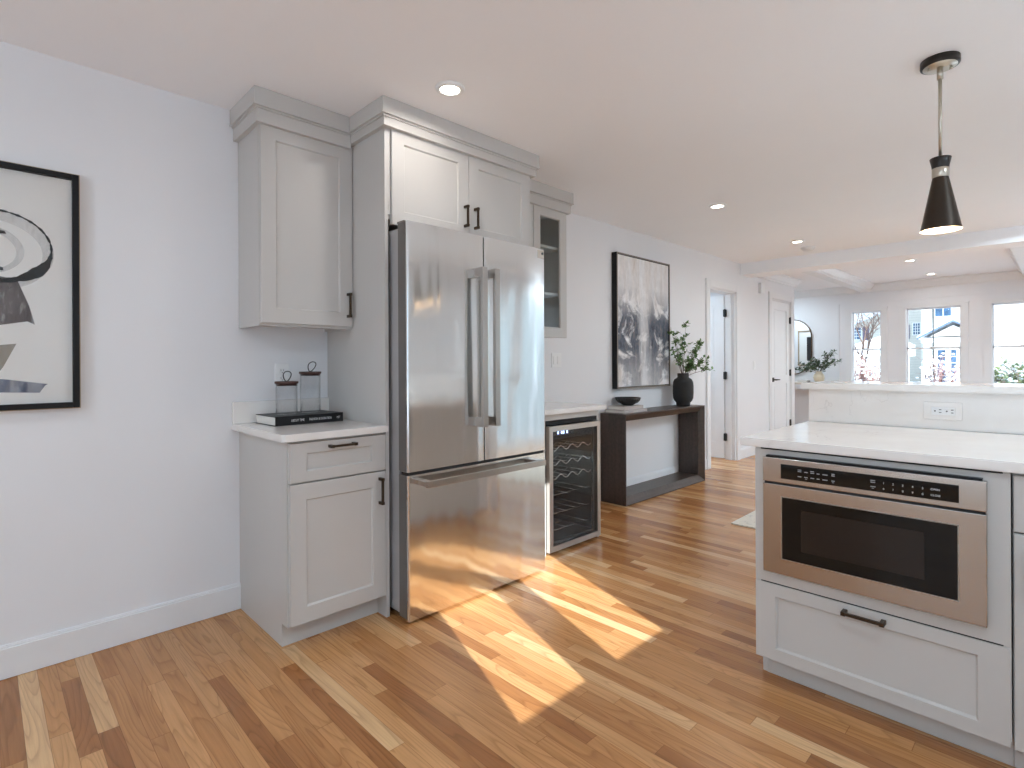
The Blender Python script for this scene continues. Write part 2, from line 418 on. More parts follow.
def pull(axis, f, u, z, L, vertical, parent, mat='bronze'):
    """bar pull standing .03 off face f; u,z centre"""
    P = front_map(axis, f); b = MB(); h = L/2
    def bx(u0, u1, d0, d1, z0, z1, bev=.001):
        p, q = P(u0, d0, z0), P(u1, d1, z1); b.box(p[0], q[0], p[1], q[1], p[2], q[2], bev)
    if vertical:
        bx(u-.005, u+.005, -.034, -.024, z-h, z+h)
        for s in (-1, 1):
            bx(u-.0065, u+.0065, -.036, 0, z+s*(h-.007)-.007, z+s*(h-.007)+.007)
    else:
        bx(u-h, u+h, -.034, -.024, z-.005, z+.005)
        for s in (-1, 1):
            bx(u+s*(h-.007)-.007, u+s*(h-.007)+.007, -.036, 0, z-.0065, z+.0065)
    return b.build('handle', mat, parent)

# ------------------------------------------------------------------ room shell
struct(MB().box(WX-.2, FARX+.2, SY-.2, 6.2, -.1, 0).build('floor', 'floor'))
struct(MB().box(WX-.2, FARX+.2, SY-.2, 6.2, CE, CE+.12).build('ceiling', 'ceiling'))
def wall_with_holes(name, axis, f0, f1, u0, u1, holes, mat='wall', z1=CE):
    """wall slab between planes f0,f1; axis 'y' = runs along X; holes: (ua,ub,za,zb)"""
    b = MB(); holes = sorted(holes); cur = u0
    def bx(ua, ub, za, zb):
        if ub-ua < 1e-4 or zb-za < 1e-4: return
        if axis == 'y': b.box(ua, ub, f0, f1, za, zb)
        else: b.box(f0, f1, ua, ub, za, zb)
    for ua, ub, za, zb in holes:
        bx(cur, ua, 0, z1); bx(ua, ub, 0, za); bx(ua, ub, zb, z1); cur = ub
    bx(cur, u1, 0, z1)
    return struct(b.build(name, mat))
DO = (5.97, 6.68, 0, 2.08)      # open doorway
CL = (7.83, 8.585, 0, 2.10)     # closed door
wall_with_holes('wall_north', 'y', W, W+.13, WX, 8.77, [DO, CL])
wall_with_holes('wall_closet_side', 'x', 8.67, 8.77, W+.13, 4.9, [])
wall_with_holes('wall_passage', 'y', 4.9, 5.0, 3.8, FARX, [])
wall_with_holes('wall_passage_left', 'x', 4.9, 5.0, W+.13, 4.9, [])
wall_with_holes('wall_closet_divider', 'x', 7.6, 7.68, W+.13, 4.9, [])
FW = [(2.055, 2.465, .88, 2.035), (1.07, 1.73, .88, 2.035), (.08, .735, .88, 2.035), (-.66, -.25, .88, 2.035)]  # last opening is unseen, added to let in more light
wall_with_holes('wall_east', 'x', FARX, FARX+.15, SY, 6.2, FW)
SW = [(.335, 1.33, 1.075, 2.06), (5.1, 6.9, .06, 2.2)]
wall_with_holes('wall_south', 'y', SY-.15, SY, WX, FARX+.15, SW)
WW = [(-.7, 1.4, .3, 2.3)]  # added opening behind the camera, lets in fill daylight
wall_with_holes('wall_west', 'x', WX-.15, WX, SY-.15, W+.13, WW)

# baseboards
def baseboard(name, axis, face, u0, u1, out):
    b = MB(); t, h = .014, .128
    def bx(d0, d1, z0, z1):
        if axis == 'y': b.box(u0, u1, face+out*d0, face+out*d1, z0, z1)
        else: b.box(face+out*d0, face+out*d1, u0, u1, z0, z1)
    bx(0, t, .002, h-.012); bx(0, t*.65, h-.012, h-.004); bx(0, t*.4, h-.004, h)
    return struct(b.build(name, 'trim'))
baseboard('baseboard_north', 'y', W, WX, .913, -1)
baseboard('baseboard_north_middle', 'y', W, 3.08, 5.87, -1)
baseboard('baseboard_north_passage', 'y', W, 6.765, 7.695, -1)
baseboard('baseboard_east', 'x', FARX, SY, 4.9, -1)
baseboard('baseboard_south', 'y', SY, 3.1, FARX, 1)
# dropped beam, coffer beams, crown
struct(MB().box(6.84, 7.165, SY, W, 2.312, CE).build('trim_1', 'ceiling'))
def crown_profile(out, z=CE, drop=.115, proj=.085):
    # (offset from wall, z) polygon
    return [(0, z), (proj, z), (proj, z-.018), (proj*.8, z-.03), (proj*.45, z-drop+.035), (proj*.22, z-drop+.018), (proj*.22, z-drop), (0, z-drop)]
def crown(b, axis, face, out, u0, u1, m0=0, m1=0, z=CE, drop=.115, proj=.085):
    """m0/m1: mitre slope at ends (+1 longer with offset)"""
    pr = crown_profile(out, z, drop, proj); rings = []
    for u, m in ((u0, -m0), (u1, m1)):
        rings.append([b.bm.verts.new((u+m*d, face+out*d, zz) if axis == 'y' else (face+out*d, u+m*d, zz)) for d, zz in pr])
    n = len(pr)
    for k in range(n): b.bm.faces.new((rings[0][k], rings[1][k], rings[1][(k+1) % n], rings[0][(k+1) % n]))
    b.bm.faces.new(rings[0]); b.bm.faces.new(rings[1])
b = MB()
b.box(7.165, FARX, 2.19, 2.32, 2.34, CE); b.box(7.165, FARX, .25, .38, 2.34, CE)
struct(b.build('trim_2', 'trim'))
b = MB()
crown(b, 'y', W, -1, 7.165, 8.77, 0, 1); crown(b, 'x', 8.77, 1, W, 4.9, 1, 0)
crown(b, 'x', FARX, -1, 2.32, 4.9, 0, 0, drop=.14); crown(b, 'x', FARX, -1, .38, 2.19, 0, 0, drop=.14); crown(b, 'x', FARX, -1, SY, .25, 0, 0, drop=.14)
crown(b, 'y', 2.32, 1, 7.165, FARX, drop=.1, proj=.07); crown(b, 'y', 2.19, -1, 7.165, FARX, drop=.1, proj=.07)
crown(b, 'y', .38, 1, 7.165, FARX, drop=.1, proj=.07); crown(b, 'y', .25, -1, 7.165, FARX, drop=.1, proj=.07)
struct(b.build('trim_3', 'trim'))
# far wall applied panel mouldings
b = MB()
for y0, y1, z0, z1 in [(2.62, 2.655, .95, 2.19), (1.80+.0, 1.815, 0, .01)][:1]: b.box(FARX-.012, FARX, y1-.018, y1, .2, 2.19)
b.box(FARX-.012, FARX, SY, 2.655, 2.172, 2.19)
struct(b.build('trim_4', 'wall'))

# door casings and doors
def casing(name, u0, u1, zt, w=.09, parent=None):
    b = MB()
    for a, c in ((u0-w, u0), (u1, u1+w)):
        b.box(a, c, W-.016, W, 0, zt+w); b.box(a+.006, c-.006, W-.02, W-.016, 0, zt+w-.006)
    b.box(u0, u1, W-.0155, W, zt, zt+w); b.box(u0, u1, W-.0195, W-.0155, zt+.006, zt+w-.006)
    # jamb lining
    b.box(u0-.001, u0+.018, W, W+.13, 0, zt+.001); b.box(u1-.018, u1+.001, W, W+.13, 0, zt+.001); b.box(u0, u1, W, W+.13, zt-.018, zt+.001)
    # stop
    for a, c in ((u0+.018, u0+.03), (u1-.03, u1-.018)): b.box(a, c, W+.045, W+.085, 0, zt-.018)
    return struct(b.build(name, 'trim'))
casing('trim_5', DO[0], DO[1], DO[3]); casing('trim_6', CL[0], CL[1], CL[3])
def panel_door(axis, f, u0, u1, z0, z1):
    """two panel door slab facing both ways, thickness .035"""
    P = front_map(axis, f); b = MB(); st = .11
    panels = [(u0+st, u1-st, z0+.2, z0+.9), (u0+st, u1-st, z0+1.02, z1-.12)]
    def bx(ua, ub, da, db, za, zb):
        p, q = P(ua, da, za), P(ub, db, zb); b.box(p[0], q[0], p[1], q[1], p[2], q[2])
    bx(u0, u0+st, 0, .035, z0, z1); bx(u1-st, u1, 0, .035, z0, z1)
    bx(u0+st, u1-st, 0, .035, z0, z0+.2); bx(u0+st, u1-st, 0, .035, z0+.9, z0+1.02); bx(u0+st, u1-st, 0, .035, z1-.12, z1)
    for ua, ub, za, zb in panels:
        bx(ua, ub, .012, .023, za, zb)
        bx(ua+.03, ub-.03, .007, .028, za+.03, zb-.03)
    return b
d1 = struct(panel_door('x', 6.655, 3.0, 3.68, .012, 2.055).build('door_1', 'door'))
for z in (.28, 1.05, 1.83):
    hb = MB(); hb.box(6.636, 6.665, 2.968, 3.002, z-.045, z+.045, .002).tube([(6.648, 2.985, z-.05), (6.648, 2.985, z+.05)], .009)
    hb.build('door_hinge', 'blackmetal', d1)
d2 = struct(panel_door('y', W+.004, CL[0]+.021, CL[1]-.021, .012, CL[3]-.021).build('door_2', 'door'))
for z in (.32, 1.06, 1.83):
    hb = MB(); hb.box(CL[1]-.03, CL[1]-.012, W-.01, W+.006, z-.045, z+.045, .002).tube([(CL[1]-.018, W-.012, z-.05), (CL[1]-.018, W-.012, z+.05)], .008)
    hb.build('door_hinge', 'blackmetal', d2)
hb = MB(); hx = CL[0]+.075
hb.box(hx-.03, hx+.03, W-.008, W+.004, .94, 1.0, .002).tube([(hx, W, .97), (hx, W-.05, .97)], .01).tube([(hx-.01, W-.05, .97), (hx+.11, W-.05, .97)], .009)
hb.build('door_handle', 'blackmetal', d2)

# far windows
for i, (y0, y1, z0, z1) in enumerate(FW):
    b = MB(); c = .085; X = FARX
    # casing
    b.box(X-.018, X, y0-c, y0, z0-.02, z1+.035); b.box(X-.018, X, y1, y1+c, z0-.02, z1+.035); b.box(X-.02, X, y0-c, y1+c, z1, z1+.04)
    b.box(X-.03, X, y0-c-.01, y1+c+.01, z1+.035, z1+.05)
    b.box(X-.045, X+.06, y0-c-.015, y1+c+.015, z0-.045, z0-.02)   # stool
    b.box(X-.015, X, y0-c, y1+c, z0-.11, z0-.045)
    # jamb and sashes
    s = .014
    b.box(X, X+.15, y0, y0+.006, z0, z1); b.box(X, X+.15, y1-.006, y1, z0, z1); b.box(X, X+.15, y0, y1, z1-.006, z1); b.box(X, X+.15, y0, y1, z0-.02, z0+.006)
    zm = (z0+z1)/2-.04
    for xa, za, zb in ((X+.05, z0, zm+.012), (X+.085, zm-.012, z1)):
        b.box(xa, xa+.03, y0+.006, y0+.02, za, zb); b.box(xa, xa+.03, y1-.02, y1-.006, za, zb)
        b.box(xa, xa+.03, y0+.006, y1-.006, za, za+.024); b.box(xa, xa+.03, y0+.006, y1-.006, zb-.024, zb)
    w_ = struct(b.build('window_%d' % (i+1), 'trim'))
    MB().box(X+.062, X+.066, y0+.02, y1-.02, z0+.024, zm-.01).box(X+.097, X+.101, y0+.02, y1-.02, zm+.01, z1-.024).build('window_pane', 'glass', w_)
    lk = MB().box(X+.035, X+.05, (y0+y1)/2-.03, (y0+y1)/2+.03, zm+.012, zm+.022, .002); lk.build('sash_lock', 'plastic', w_)
# sink window: two lights with a mullion, and the wide windows out of view
def frame_window(n, axis, f0, f1, u0, u1, z0, z1, muls, fr=.0, mw=.05):
    b = MB()
    def bx(ua, ub, za, zb, e0=0, e1=0):
        if axis == 'y': b.box(ua, ub, f0+e0, f1+e1, za, zb)
        else: b.box(f0+e0, f1+e1, ua, ub, za, zb)
    bx(u0, u0+.015, z0, z1); bx(u1-.015, u1, z0, z1); bx(u0, u1, z0, z0+.015); bx(u0, u1, z1-.015, z1)
    for ma, mb in muls: bx(ma, mb, z0, z1)
    c = .08; o0 = f1 if axis == 'y' else f1
    def cs(ua, ub, za, zb):
        if axis == 'y': b.box(ua, ub, f1, f1+.018, za, zb)
        else: b.box(f1, f1+.018, ua, ub, za, zb)
    cs(u0-c, u0, z0-c, z1+c); cs(u1, u1+c, z0-c, z1+c); cs(u0, u1, z1, z1+c); cs(u0, u1, z0-c, z0)
    w_ = struct(b.build('window_%d' % n, 'trim'))
    m = (f0+f1)/2; g = MB()
    if axis == 'y': g.box(u0+.015, u1-.015, m-.002, m+.002, z0+.015, z1-.015)
    else: g.box(m-.002, m+.002, u0+.015, u1-.015, z0+.015, z1-.015)
    g.build('window_pane', 'glass', w_)
frame_window(5, 'y', SY-.15, SY, *SW[0], [(.752, .905)])
frame_window(6, 'y', SY-.15, SY, *SW[1], [(5.975, 6.025)])
frame_window(7, 'x', WX-.15, WX, *WW[0], [(.42, .48)])  # unseen west window, put in for its sky light

# ------------------------------------------------------------------ recessed lights
def can(x, y, label, power, group='recessed ceiling lights', col=(1, .95, .9)):
    t = thing('recessed_downlight', (x, y, CE-.012), label, 'ceiling light', group)
    MB().lathe([(.044, .004), (.046, 0), (.062, .002), (.066, .008), (.066, .0118), (.044, .0118), (.044, .004)], (x, y, CE-.012), 40).build('trim_ring', 'plastic', t)
    MB().lathe([(0, .006), (.044, .006), (.044, .0105), (0, .0105)], (x, y, CE-.012), 32).build('lens', 'lens', t)
    l = bpy.data.lights.new('downlight', 'AREA'); l.shape = 'DISK'; l.size = .085; l.energy = power; l.color = col; l.spread = math.radians(170)
    lo = bpy.data.objects.new('downlight_lamp', l); COL.objects.link(lo); lo.location = (x, y, CE-.016)
    return t
CP = 2.0
can(1.523, 1.95, 'round recessed ceiling light in front of the fridge cabinets', CP)
can(4.18, 1.93, 'round recessed ceiling light above the console table', CP)
can(6.0, 1.93, 'round recessed ceiling light beside the white smoke detector', CP)
can(8.12, 1.33, 'recessed ceiling light beyond the dropped beam, nearer and left of two', CP)
can(9.57, 1.33, 'recessed ceiling light beyond the dropped beam, nearest the window wall', CP)
# fill lamps added out of view, built like the ceiling lights
for i, (x, y, lab) in enumerate(((-1.2, 1.9, 'left'), (-1.2, .1, 'behind the camera, left'), (.9, -.3, 'over the sink'), (2.5, -.7, 'over the island'), (6.3, -.1, 'right of the dropped beam light'), (8.2, -.6, 'of the living room, right'), (9.4, 3.6, 'before the arched mirror'), (6.4, -.8, 'near the side wall before the beam'))):
    can(x, y, 'added round recessed fill light '+lab+', out of view', (8, 8, 9, 8, 30, 20, 14, 28)[i], col=(.68, .86, 1))
can(6.3, 4.0, 'added round recessed fill light inside the room behind the open door', 24, col=(.68, .86, 1))  # unseen lamp added to brighten the room behind the door
t = thing('smoke_detector', (6.42, 1.956, CE-.035), 'white round smoke detector on the ceiling near the dropped beam', 'smoke detector')
MB().lathe([(0, 0), (.045, 0), (.055, .01), (.06, .02), (.06, .0348), (0, .0348)], (6.42, 1.956, CE-.035), 32).build('housing', 'plastic', t)
MB().lathe([(.062, .02), (.07, .024), (.07, .0348), (.058, .0348)], (6.42, 1.956, CE-.035), 32).build('mounting_ring', 'plastic', t)

# ------------------------------------------------------------------ base cabinet
BF = 2.262                                             # door face plane
t = thing('base_cabinet', (1.145, 2.6, 0), 'light grey base cabinet with one drawer and one door under a short counter', 'cabinet')
b = MB()
b.poly([(.912, W, .001), (.912, 2.341, .001), (.912, 2.341, .1), (.912, BF+.02, .1), (.912, BF+.02, .883), (.912, W, .883)], (.018, 0, 0))
b.box(1.354, 1.371, BF+.02, W, .1, .883)
b.box(.93, 1.354, BF+.022, W, .1, .118); b.box(.93, 1.354, BF+.022, BF+.05, .86, .883); b.box(.93, 1.354, BF+.022, BF+.05, .694, .71); b.box(.93, 1.354, W-.02, W-.001, .118, .883)
b.build('body', 'cab', t)
MB().box(.93, 1.371, 2.341, 2.355, .001, .1).build('toe_kick', 'cab', t)
dr = shaker('y', BF, .918, 1.371, .705, .872, .07, railz=.045).build('drawer', 'cab', t)
do = shaker('y', BF, .918, 1.371, .106, .698, .068).build('door', 'cab', t)
pull('y', BF, 1.147, .847, .125, False, dr); pull('y', BF, 1.338, .61, .125, True, do)
def slab(pts, z0, z1, name, parent=None, bev=.003):
    b = MB(); b.poly([(x, y, z0) for x, y in pts], (0, 0, z1-z0))
    bmesh.ops.bevel(b.bm, geom=[e for e in b.bm.edges if abs(e.verts[0].co.z-e.verts[1].co.z) < 1e-5], offset=bev, segments=2, affect='EDGES')
    return b.build(name, 'quartz', parent)
def rc(cx, cy, r, a0, a1, n=6): return [(cx+r*math.cos(math.radians(a0+(a1-a0)*i/n)), cy+r*math.sin(math.radians(a0+(a1-a0)*i/n))) for i in range(n+1)]
t = thing('countertop', (1.12, 2.55, .883), 'short white quartz countertop holding the black book and glass jars', 'countertop')
slab([(1.371, W-.001), (.878, W-.001)]+rc(.893, 2.252, .015, 180, 270)+[(1.371, 2.237)], .884, .915, 'slab', t)
MB().box(.878, 1.371, W-.02, W-.0005, .9155, 1.022, .0015).build('backsplash', 'quartz', t)

# upper cabinet
UF = 2.568
def crown_band(b, x0, x1, yf, side0=1, side1=1, yb=W, lo=2.304, step=2.373):
    """two stepped bands; yf = face of the doors"""
    for z0, z1, pr in ((lo, step-.008, .022), (step-.008, step, .028), (step, step+.006, .040), (step+.006, CE-.001, .037)):
        b.box(x0-pr*side0, x1+pr*side1, yf-pr, yb-.001, z0, z1)
t = thing('upper_cabinet', (1.143, 2.72, 1.385), 'single door light grey wall cabinet with crown above the short counter', 'cabinet')
b = MB(); b.box(.912, .93, UF+.02, W-.001, 1.386, 2.33); b.box(1.355, 1.371, UF+.02, W-.001, 1.386, 2.33)
b.box(.93, 1.355, UF+.02, W-.001, 1.40, 1.42); b.box(.93, 1.355, UF+.02, W-.001, 2.3, 2.33); b.box(.93, 1.355, W-.015, W-.001, 1.42, 2.3)
b.box(.93, 1.355, UF+.02, UF+.035, 1.386, 1.4)
b.build('body', 'cab', t)
b = MB(); crown_band(b, .912, 1.3715, UF, 1, -1); b.build('crown_moulding', 'cab', t)
do = shaker('y', UF, .914, 1.368, 1.398, 2.316, .068).build('door', 'cab', t)
pull('y', UF, 1.34, 1.505, .125, True, do)

# ------------------------------------------------------------------ fridge surround
PF = 2.25
t = thing('fridge_surround_cabinet', (1.87, 2.56, 0), 'tall light grey fridge surround with two doors above the fridge', 'cabinet')
MB().box(1.372, 1.39, PF+.012, W-.001, .001, 2.34, .001).box(2.35, 2.369, PF+.021, W-.001, .001, 2.34, .001).build('side_panel', 'cab', t)
b = MB(); b.box(1.391, 2.349, PF+.02, W-.002, 1.90, 1.92); b.box(1.391, 2.349, PF+.02, W-.002, 2.3, 2.32); b.box(1.391, 2.349, W-.016, W-.002, 1.92, 2.3)
b.box(1.3905, 1.404, PF+.013, PF+.03, 1.921, 2.34)
b.build('overhead_box', 'cab', t)
b = MB(); crown_band(b, 1.372, 2.366, PF, lo=2.328, step=2.376); b.build('crown_moulding', 'cab', t)
for u0, u1, hx in ((1.406, 1.881, 1.852), (1.885, 2.36, 1.923)):
    do = shaker('y', PF, u0, u1, 1.875, 2.34, .068).build('door', 'cab', t)
    pull('y', PF, hx, 1.992, .115, True, do)

# ------------------------------------------------------------------ refrigerator
FF = 2.12
t = thing('refrigerator', (1.874, 2.5, 0), 'large stainless steel french door refrigerator with bottom freezer drawer', 'refrigerator')
MB().box(1.409, 2.339, 2.205, 2.83, .03, 1.845, .004).build('body', plain('light_grey_fridge_body', lin(176, 174, 174), .4, metal=.2), t)
MB().box(1.44, 2.31, 2.24, 2.8, .002, .03).build('base_grille', 'dark', t)
def fdoor(x0, x1, z0, z1, name, mat='steel'):
    b = MB()
    # slightly rounded front edges
    pts = [(x0, 2.196), (x0, FF+.012)]+rc(x0+.008, FF+.008, .008, 180, 270, 5)+rc(x1-.008, FF+.008, .008, 270, 360, 5)+[(x1, 2.196)]
    b.poly([(x, y, z0) for x, y in pts], (0, 0, z1-z0))
    o = b.build(name, mat, t)
    return o
dL = fdoor(1.402, 1.871, .703, 1.868, 'door'); dR = fdoor(1.878, 2.343, .703, 1.868, 'door')
dF = fdoor(1.402, 2.343, .014, .688, 'freezer_drawer')
for d_, x0, x1 in ((dL, 1.4065, 1.4068), ): pass
# dark door sides
MB().box(1.4005, 1.402, 2.134, 2.194, .705, 1.866).build('door_side', 'steelside', dL)
MB().box(1.4005, 1.402, 2.134, 2.194, .024, .686).build('drawer_side', 'steelside', dF)
MB().box(1.412, 2.338, 2.13, 2.19, .689, .702).build('door_gasket', 'dark', t)
MB().box(1.8715, 1.8775, 2.135, 2.19, .705, 1.866).build('centre_gasket', 'dark', t)
for d_, x0, x1 in ((dL, 1.803, 1.836), (dR, 1.888, 1.921)):
    b = MB(); b.box(x0, x1, 2.048, 2.068, .884, 1.694, .002)
    b.box(x0+.002, x1-.002, 2.06, FF, .884, .93, .002); b.box(x0+.002, x1-.002, 2.06, FF, 1.648, 1.694, .002); b.build('handle', 'steelplain', d_)
b = MB(); b.box(1.459, 2.268, 2.045, 2.063, .634, .664, .002); b.box(1.459, 1.50, 2.055, FF, .638, .66, .002); b.box(2.227, 2.268, 2.055, FF, .638, .66, .002); b.build('handle', 'steelplain', dF)
b = MB().box(2.285, 2.335, FF-.0015, FF, 1.812, 1.858, .0003); bd = b.build('badge', 'nickel', dR)
MB().tube([(2.322, FF-.0035, 1.84), (2.322, FF-.0015, 1.84)], .008, 16).build('lock_dot', 'blackmetal', dR)
for x in (1.412, 2.30): MB().box(x, x+.035, 2.16, 2.22, 1.8685, 1.878, .002).build('hinge_cover', 'steelside', t)
for x in (1.46, 2.26): MB().lathe([(0, 0), (.018, 0), (.018, .021), (0, .021)], (x, 2.18, .0005), 16).build('foot', 'rubber', t)

# ------------------------------------------------------------------ wine cabinet, cooler, counter, glass cabinet
WF = 2.28
t = thing('beverage_cabinet', (2.72, 2.57, 0), 'light grey cabinet framing the wine cooler', 'cabinet')
b = MB(); b.box(3.054, 3.074, WF, W-.001, .001, .883, .001); b.box(2.371, 2.389, WF, W-.001, .001, .883, .001); b.box(2.505, 2.52, WF, W-.001, .001, .883, .001); b.box(2.389, 2.505, WF, WF+.018, .001, .883)
b.box(2.521, 3.053, WF, WF+.02, .845, .883); b.box(2.521, 3.053, WF+.03, WF+.045, .001, .02)
b.build('body', 'cab', t)
t = thing('countertop', (2.75, 2.55, .883), 'white quartz countertop over the wine cooler right of the fridge', 'countertop')
slab([(3.128, W-.001), (2.371, W-.001), (2.371, 2.25), (3.128, 2.25)], .884, .915, 'slab', t)

t = thing('wine_cooler', (2.787, 2.56, .01), 'glass door wine cooler with steel frame and wire racks, built in right of the fridge', 'wine cooler')
x0, x1, z0, z1 = 2.524, 3.05, .022, .81
b = MB(); b.box(x0+.002, x0+.02, WF+.03, 2.83, .025, .84); b.box(x1-.02, x1-.002, WF+.03, 2.83, .025, .84); b.box(x0+.02, x1-.02, WF+.03, 2.83, .81, .84); b.box(x0+.02, x1-.02, WF+.03, 2.83, .025, .06); b.box(x0+.02, x1-.02, 2.80, 2.83, .06, .81)
b.build('cavity', plain('dark_liner', (.05, .05, .052, 1), .4), t)
MB().box(x0, x1, WF-.0, WF+.029, z1+.004, .842).build('vent', 'blackplastic', t)
b = MB(); fw = .034; yf = WF-.03
b.box(x0, x0+fw, yf, yf+.028, z0, z1); b.box(x1-fw, x1, yf, yf+.028, z0, z1); b.box(x0+fw, x1-fw, yf, yf+.028, z1-fw, z1); b.box(x0+fw, x1-fw, yf, yf+.028, z0, z0+fw)
dd = b.build('door', 'steelplain', t)
MB().box(x0+fw, x1-fw, yf+.006, yf+.012, z0+fw, z1-fw).build('door_glass', 'coolerglass', dd)
b = MB(); b.box(x0+.11, x0+.32, WF+.034, WF+.04, .735, .772, .001); cp = b.build('control_panel', 'blackplastic', t)
for i, x in enumerate((.15, .185, .205, .24)): MB().box(x0+x, x0+x+.012, WF+.031, WF+.0335, .745, .763).build('display_digit', 'led', cp)
def wavy(b, x0, x1, y, z, n, amp, r):
    b.tube([(x0+(x1-x0)*i/(n*8), y, z+amp*math.sin(i*math.pi/4)) for i in range(n*8+1)], r, 6)
for k, z in enumerate((.655, .56, .47, .35, .23, .12)):
    b = MB()
    if k < 3:
        wavy(b, x0+.03, x1-.03, WF+.03, z, 4, .014, .0042); wavy(b, x0+.03, x1-.03, WF+.16, z, 4, .012, .0028); wavy(b, x0+.03, x1-.03, WF+.28, z, 4, .012, .0038)
    else:
        for y in (.05, .16, .28): b.tube([(x0+.03, WF+y, z), (x1-.03, WF+y, z)], .0025, 6)
    for i in range(5):
        xx = x0+.05+i*.105; b.tube([(xx, WF+.05, z-.004), (xx, WF+.4, z-.004)], .002, 6)
    b.build('wire_rack', 'chrome', t)

t = thing('glass_door_cabinet', (2.73, 2.72, 1.385), 'light grey wall cabinet with glass doors and shelves right of the fridge', 'cabinet')
GX0, GX1 = 2.371, 3.08
b = MB(); b.box(GX0, GX0+.018, UF+.02, W-.001, 1.4, 2.33); b.box(GX1-.018, GX1, UF+.02, W-.001, 1.4, 2.33)
b.box(GX0+.018, GX1-.018, UF+.02, W-.001, 1.4, 1.42); b.box(GX0+.018, GX1-.018, UF+.02, W-.001, 2.31, 2.33); b.box(2.718, 2.734, UF+.02, W-.02, 1.42, 2.31)
b.build('body', 'cab', t)
MB().box(GX0+.018, GX1-.018, W-.015, W-.001, 1.42, 2.31).build('back_panel', 'cabin', t)
b = MB(); crown_band(b, 2.3665, GX1, UF, -1, 1); b.build('crown_moulding', 'cab', t)
for u0, u1 in ((2.373, 2.724), (2.728, 3.079)):
    do = shaker('y', UF, u0, u1, 1.393, 2.318, .068, hole=True).build('door', 'cab', t)
    MB().box(u0+.07, u1-.07, UF+.010, UF+.014, 1.463, 2.248).build('door_glass', 'cabglass', do)
for z in (1.71, 2.045): MB().box(GX0+.02, GX1-.02, UF+.04, W-.018, z-.009, z+.009, .001).build('shelf', 'plastic', t)

# ------------------------------------------------------------------ wall plates
def plate(name, x, z, w, h, label, cat, gangs, kind):
    t = thing(name, (x, W-.006, z-h/2), label, cat)
    MB().box(x-w/2, x+w/2, W-.006, W-.0002, z-h/2, z+h/2, .002).build('cover_plate', 'plastic', t)
    for g in range(gangs):
        gx = x+(g-(gangs-1)/2)*.046
        if kind == 'rocker': MB().box(gx-.016, gx+.016, W-.010, W-.0058, z-.033, z+.033, .002).build('rocker', 'plastic', t)
        else:
            for s in (-1, 1):
                sz = z+s*.02
                r = MB().box(gx-.016, gx+.016, W-.009, W-.0058, sz-.014, sz+.014, .003).build('receptacle', 'plastic', t)
                MB().box(gx-.008, gx-.006, W-.0096, W-.0088, sz-.003, sz+.007).box(gx+.006, gx+.008, W-.0096, W-.0088, sz-.003, sz+.007).tube([(gx, W-.0096, sz-.008), (gx, W-.0088, sz-.008)], .0025, 10).build('socket_slots', 'slot', r)
    return t
plate('wall_outlet', 1.121, 1.153, .072, .115, 'white wall outlet behind the two glass jars', 'outlet', 1, 'outlet')
plate('light_switch', 3.30, 1.232, .116, .116, 'white double light switch under the glass door cabinet', 'light switch', 2, 'rocker')
plate('light_switch', 7.25, 1.175, .072, .115, 'white single light switch between the two far doors', 'light switch', 1, 'rocker')
t = thing('door_chime', (7.465, W-.03, 2.13), 'small white chime box high on the wall between the two far doors', 'door chime')
MB().box(7.40, 7.53, W-.04, W-.0005, 2.13, 2.27, .006).build('cover', 'plastic', t)
MB().box(7.42, 7.51, W-.043, W-.0402, 2.15, 2.158).box(7.42, 7.51, W-.043, W-.0402, 2.165, 2.173).build('grille', 'plastic', t)

# ------------------------------------------------------------------ book and jars
def book(x0, y0, z0, L, D, H, rot, cover, label, titles=None, cat='book', group=None):
    """spine along local x at front (-y); built at origin then rotated"""
    t = thing('hardcover_book' if titles else 'book', (x0, y0, z0), label, cat, group)
    c = .003
    b = MB(); b.box(0, L, 0, D, 0, c, .0006); b.box(0, L, 0, D, H-c, H, .0006); b.box(0, L, 0, c, c*.9, H-c*.9)
    b.build('cover', cover, None).parent = t
    cv = [o for o in t.children][0]
    p = MB(); p.box(.003, L-.003, .004, D-.004, c, H-c); pg = p.build('pages', 'pages', None); pg.parent = t
    if titles:
        for txt, u, w, s in titles:
            o = textmesh(txt, s, (u, -.0003, H/2-s*.36), (1, 0, 0), (0, 0, 1), 'spine_title', 'text', None, .0002, w)
            o.parent = cv; o.location = Vector(o.location)-Vector(cv.location)
    t.rotation_euler = (0, 0, rot)
    return t
bk_rot = math.radians(2.0)
book(.98, 2.582, .9155, .345, .23, .044, bk_rot, 'bookblack', 'thick black hardcover book lying under the two glass jars',
     [('ABOUT TIME', .075, .065, .017), ('FASHION & DURATION', .165, .115, .017), ('MET', .31, .018, .015)])
def jar(x, y, z, r, h, label, lean):
    t = thing('glass_jar', (x, y, z), label, 'jar')
    th = .0022
    MB().lathe([(0, 0), (r-.004, 0), (r, .004), (r, h), (r-th, h), (r-th, .008), (0, .007)], (x, y, z), 48).build('glass_body', 'jarglass', t)
    lid = MB().lathe([(0, h+.001), (r+.003, h+.001), (r+.004, h+.002), (r+.004, h+.011), (r+.003, h+.012), (0, h+.012)], (x, y, z), 48).build('lid', 'lidwood', t)
    MB().lathe([(0, h-.009), (r-th-.0005, h-.009), (r-th-.0005, h+.001), (0, h+.001)], (x, y, z), 32).build('lid_plug', 'lidwood', lid)
    pts = []
    for i in range(25):
        a = i/24*2*math.pi; w = .018*math.sin(a)*(1-.35*math.cos(a/1.0)) ; hh = .025*(1-math.cos(a))
        pts.append((x+w*.9+lean*hh, y-w*.35, z+h+.012+hh))
    MB().tube(pts, .0024, 6).build('loop_pull', 'ink', lid)
    return t
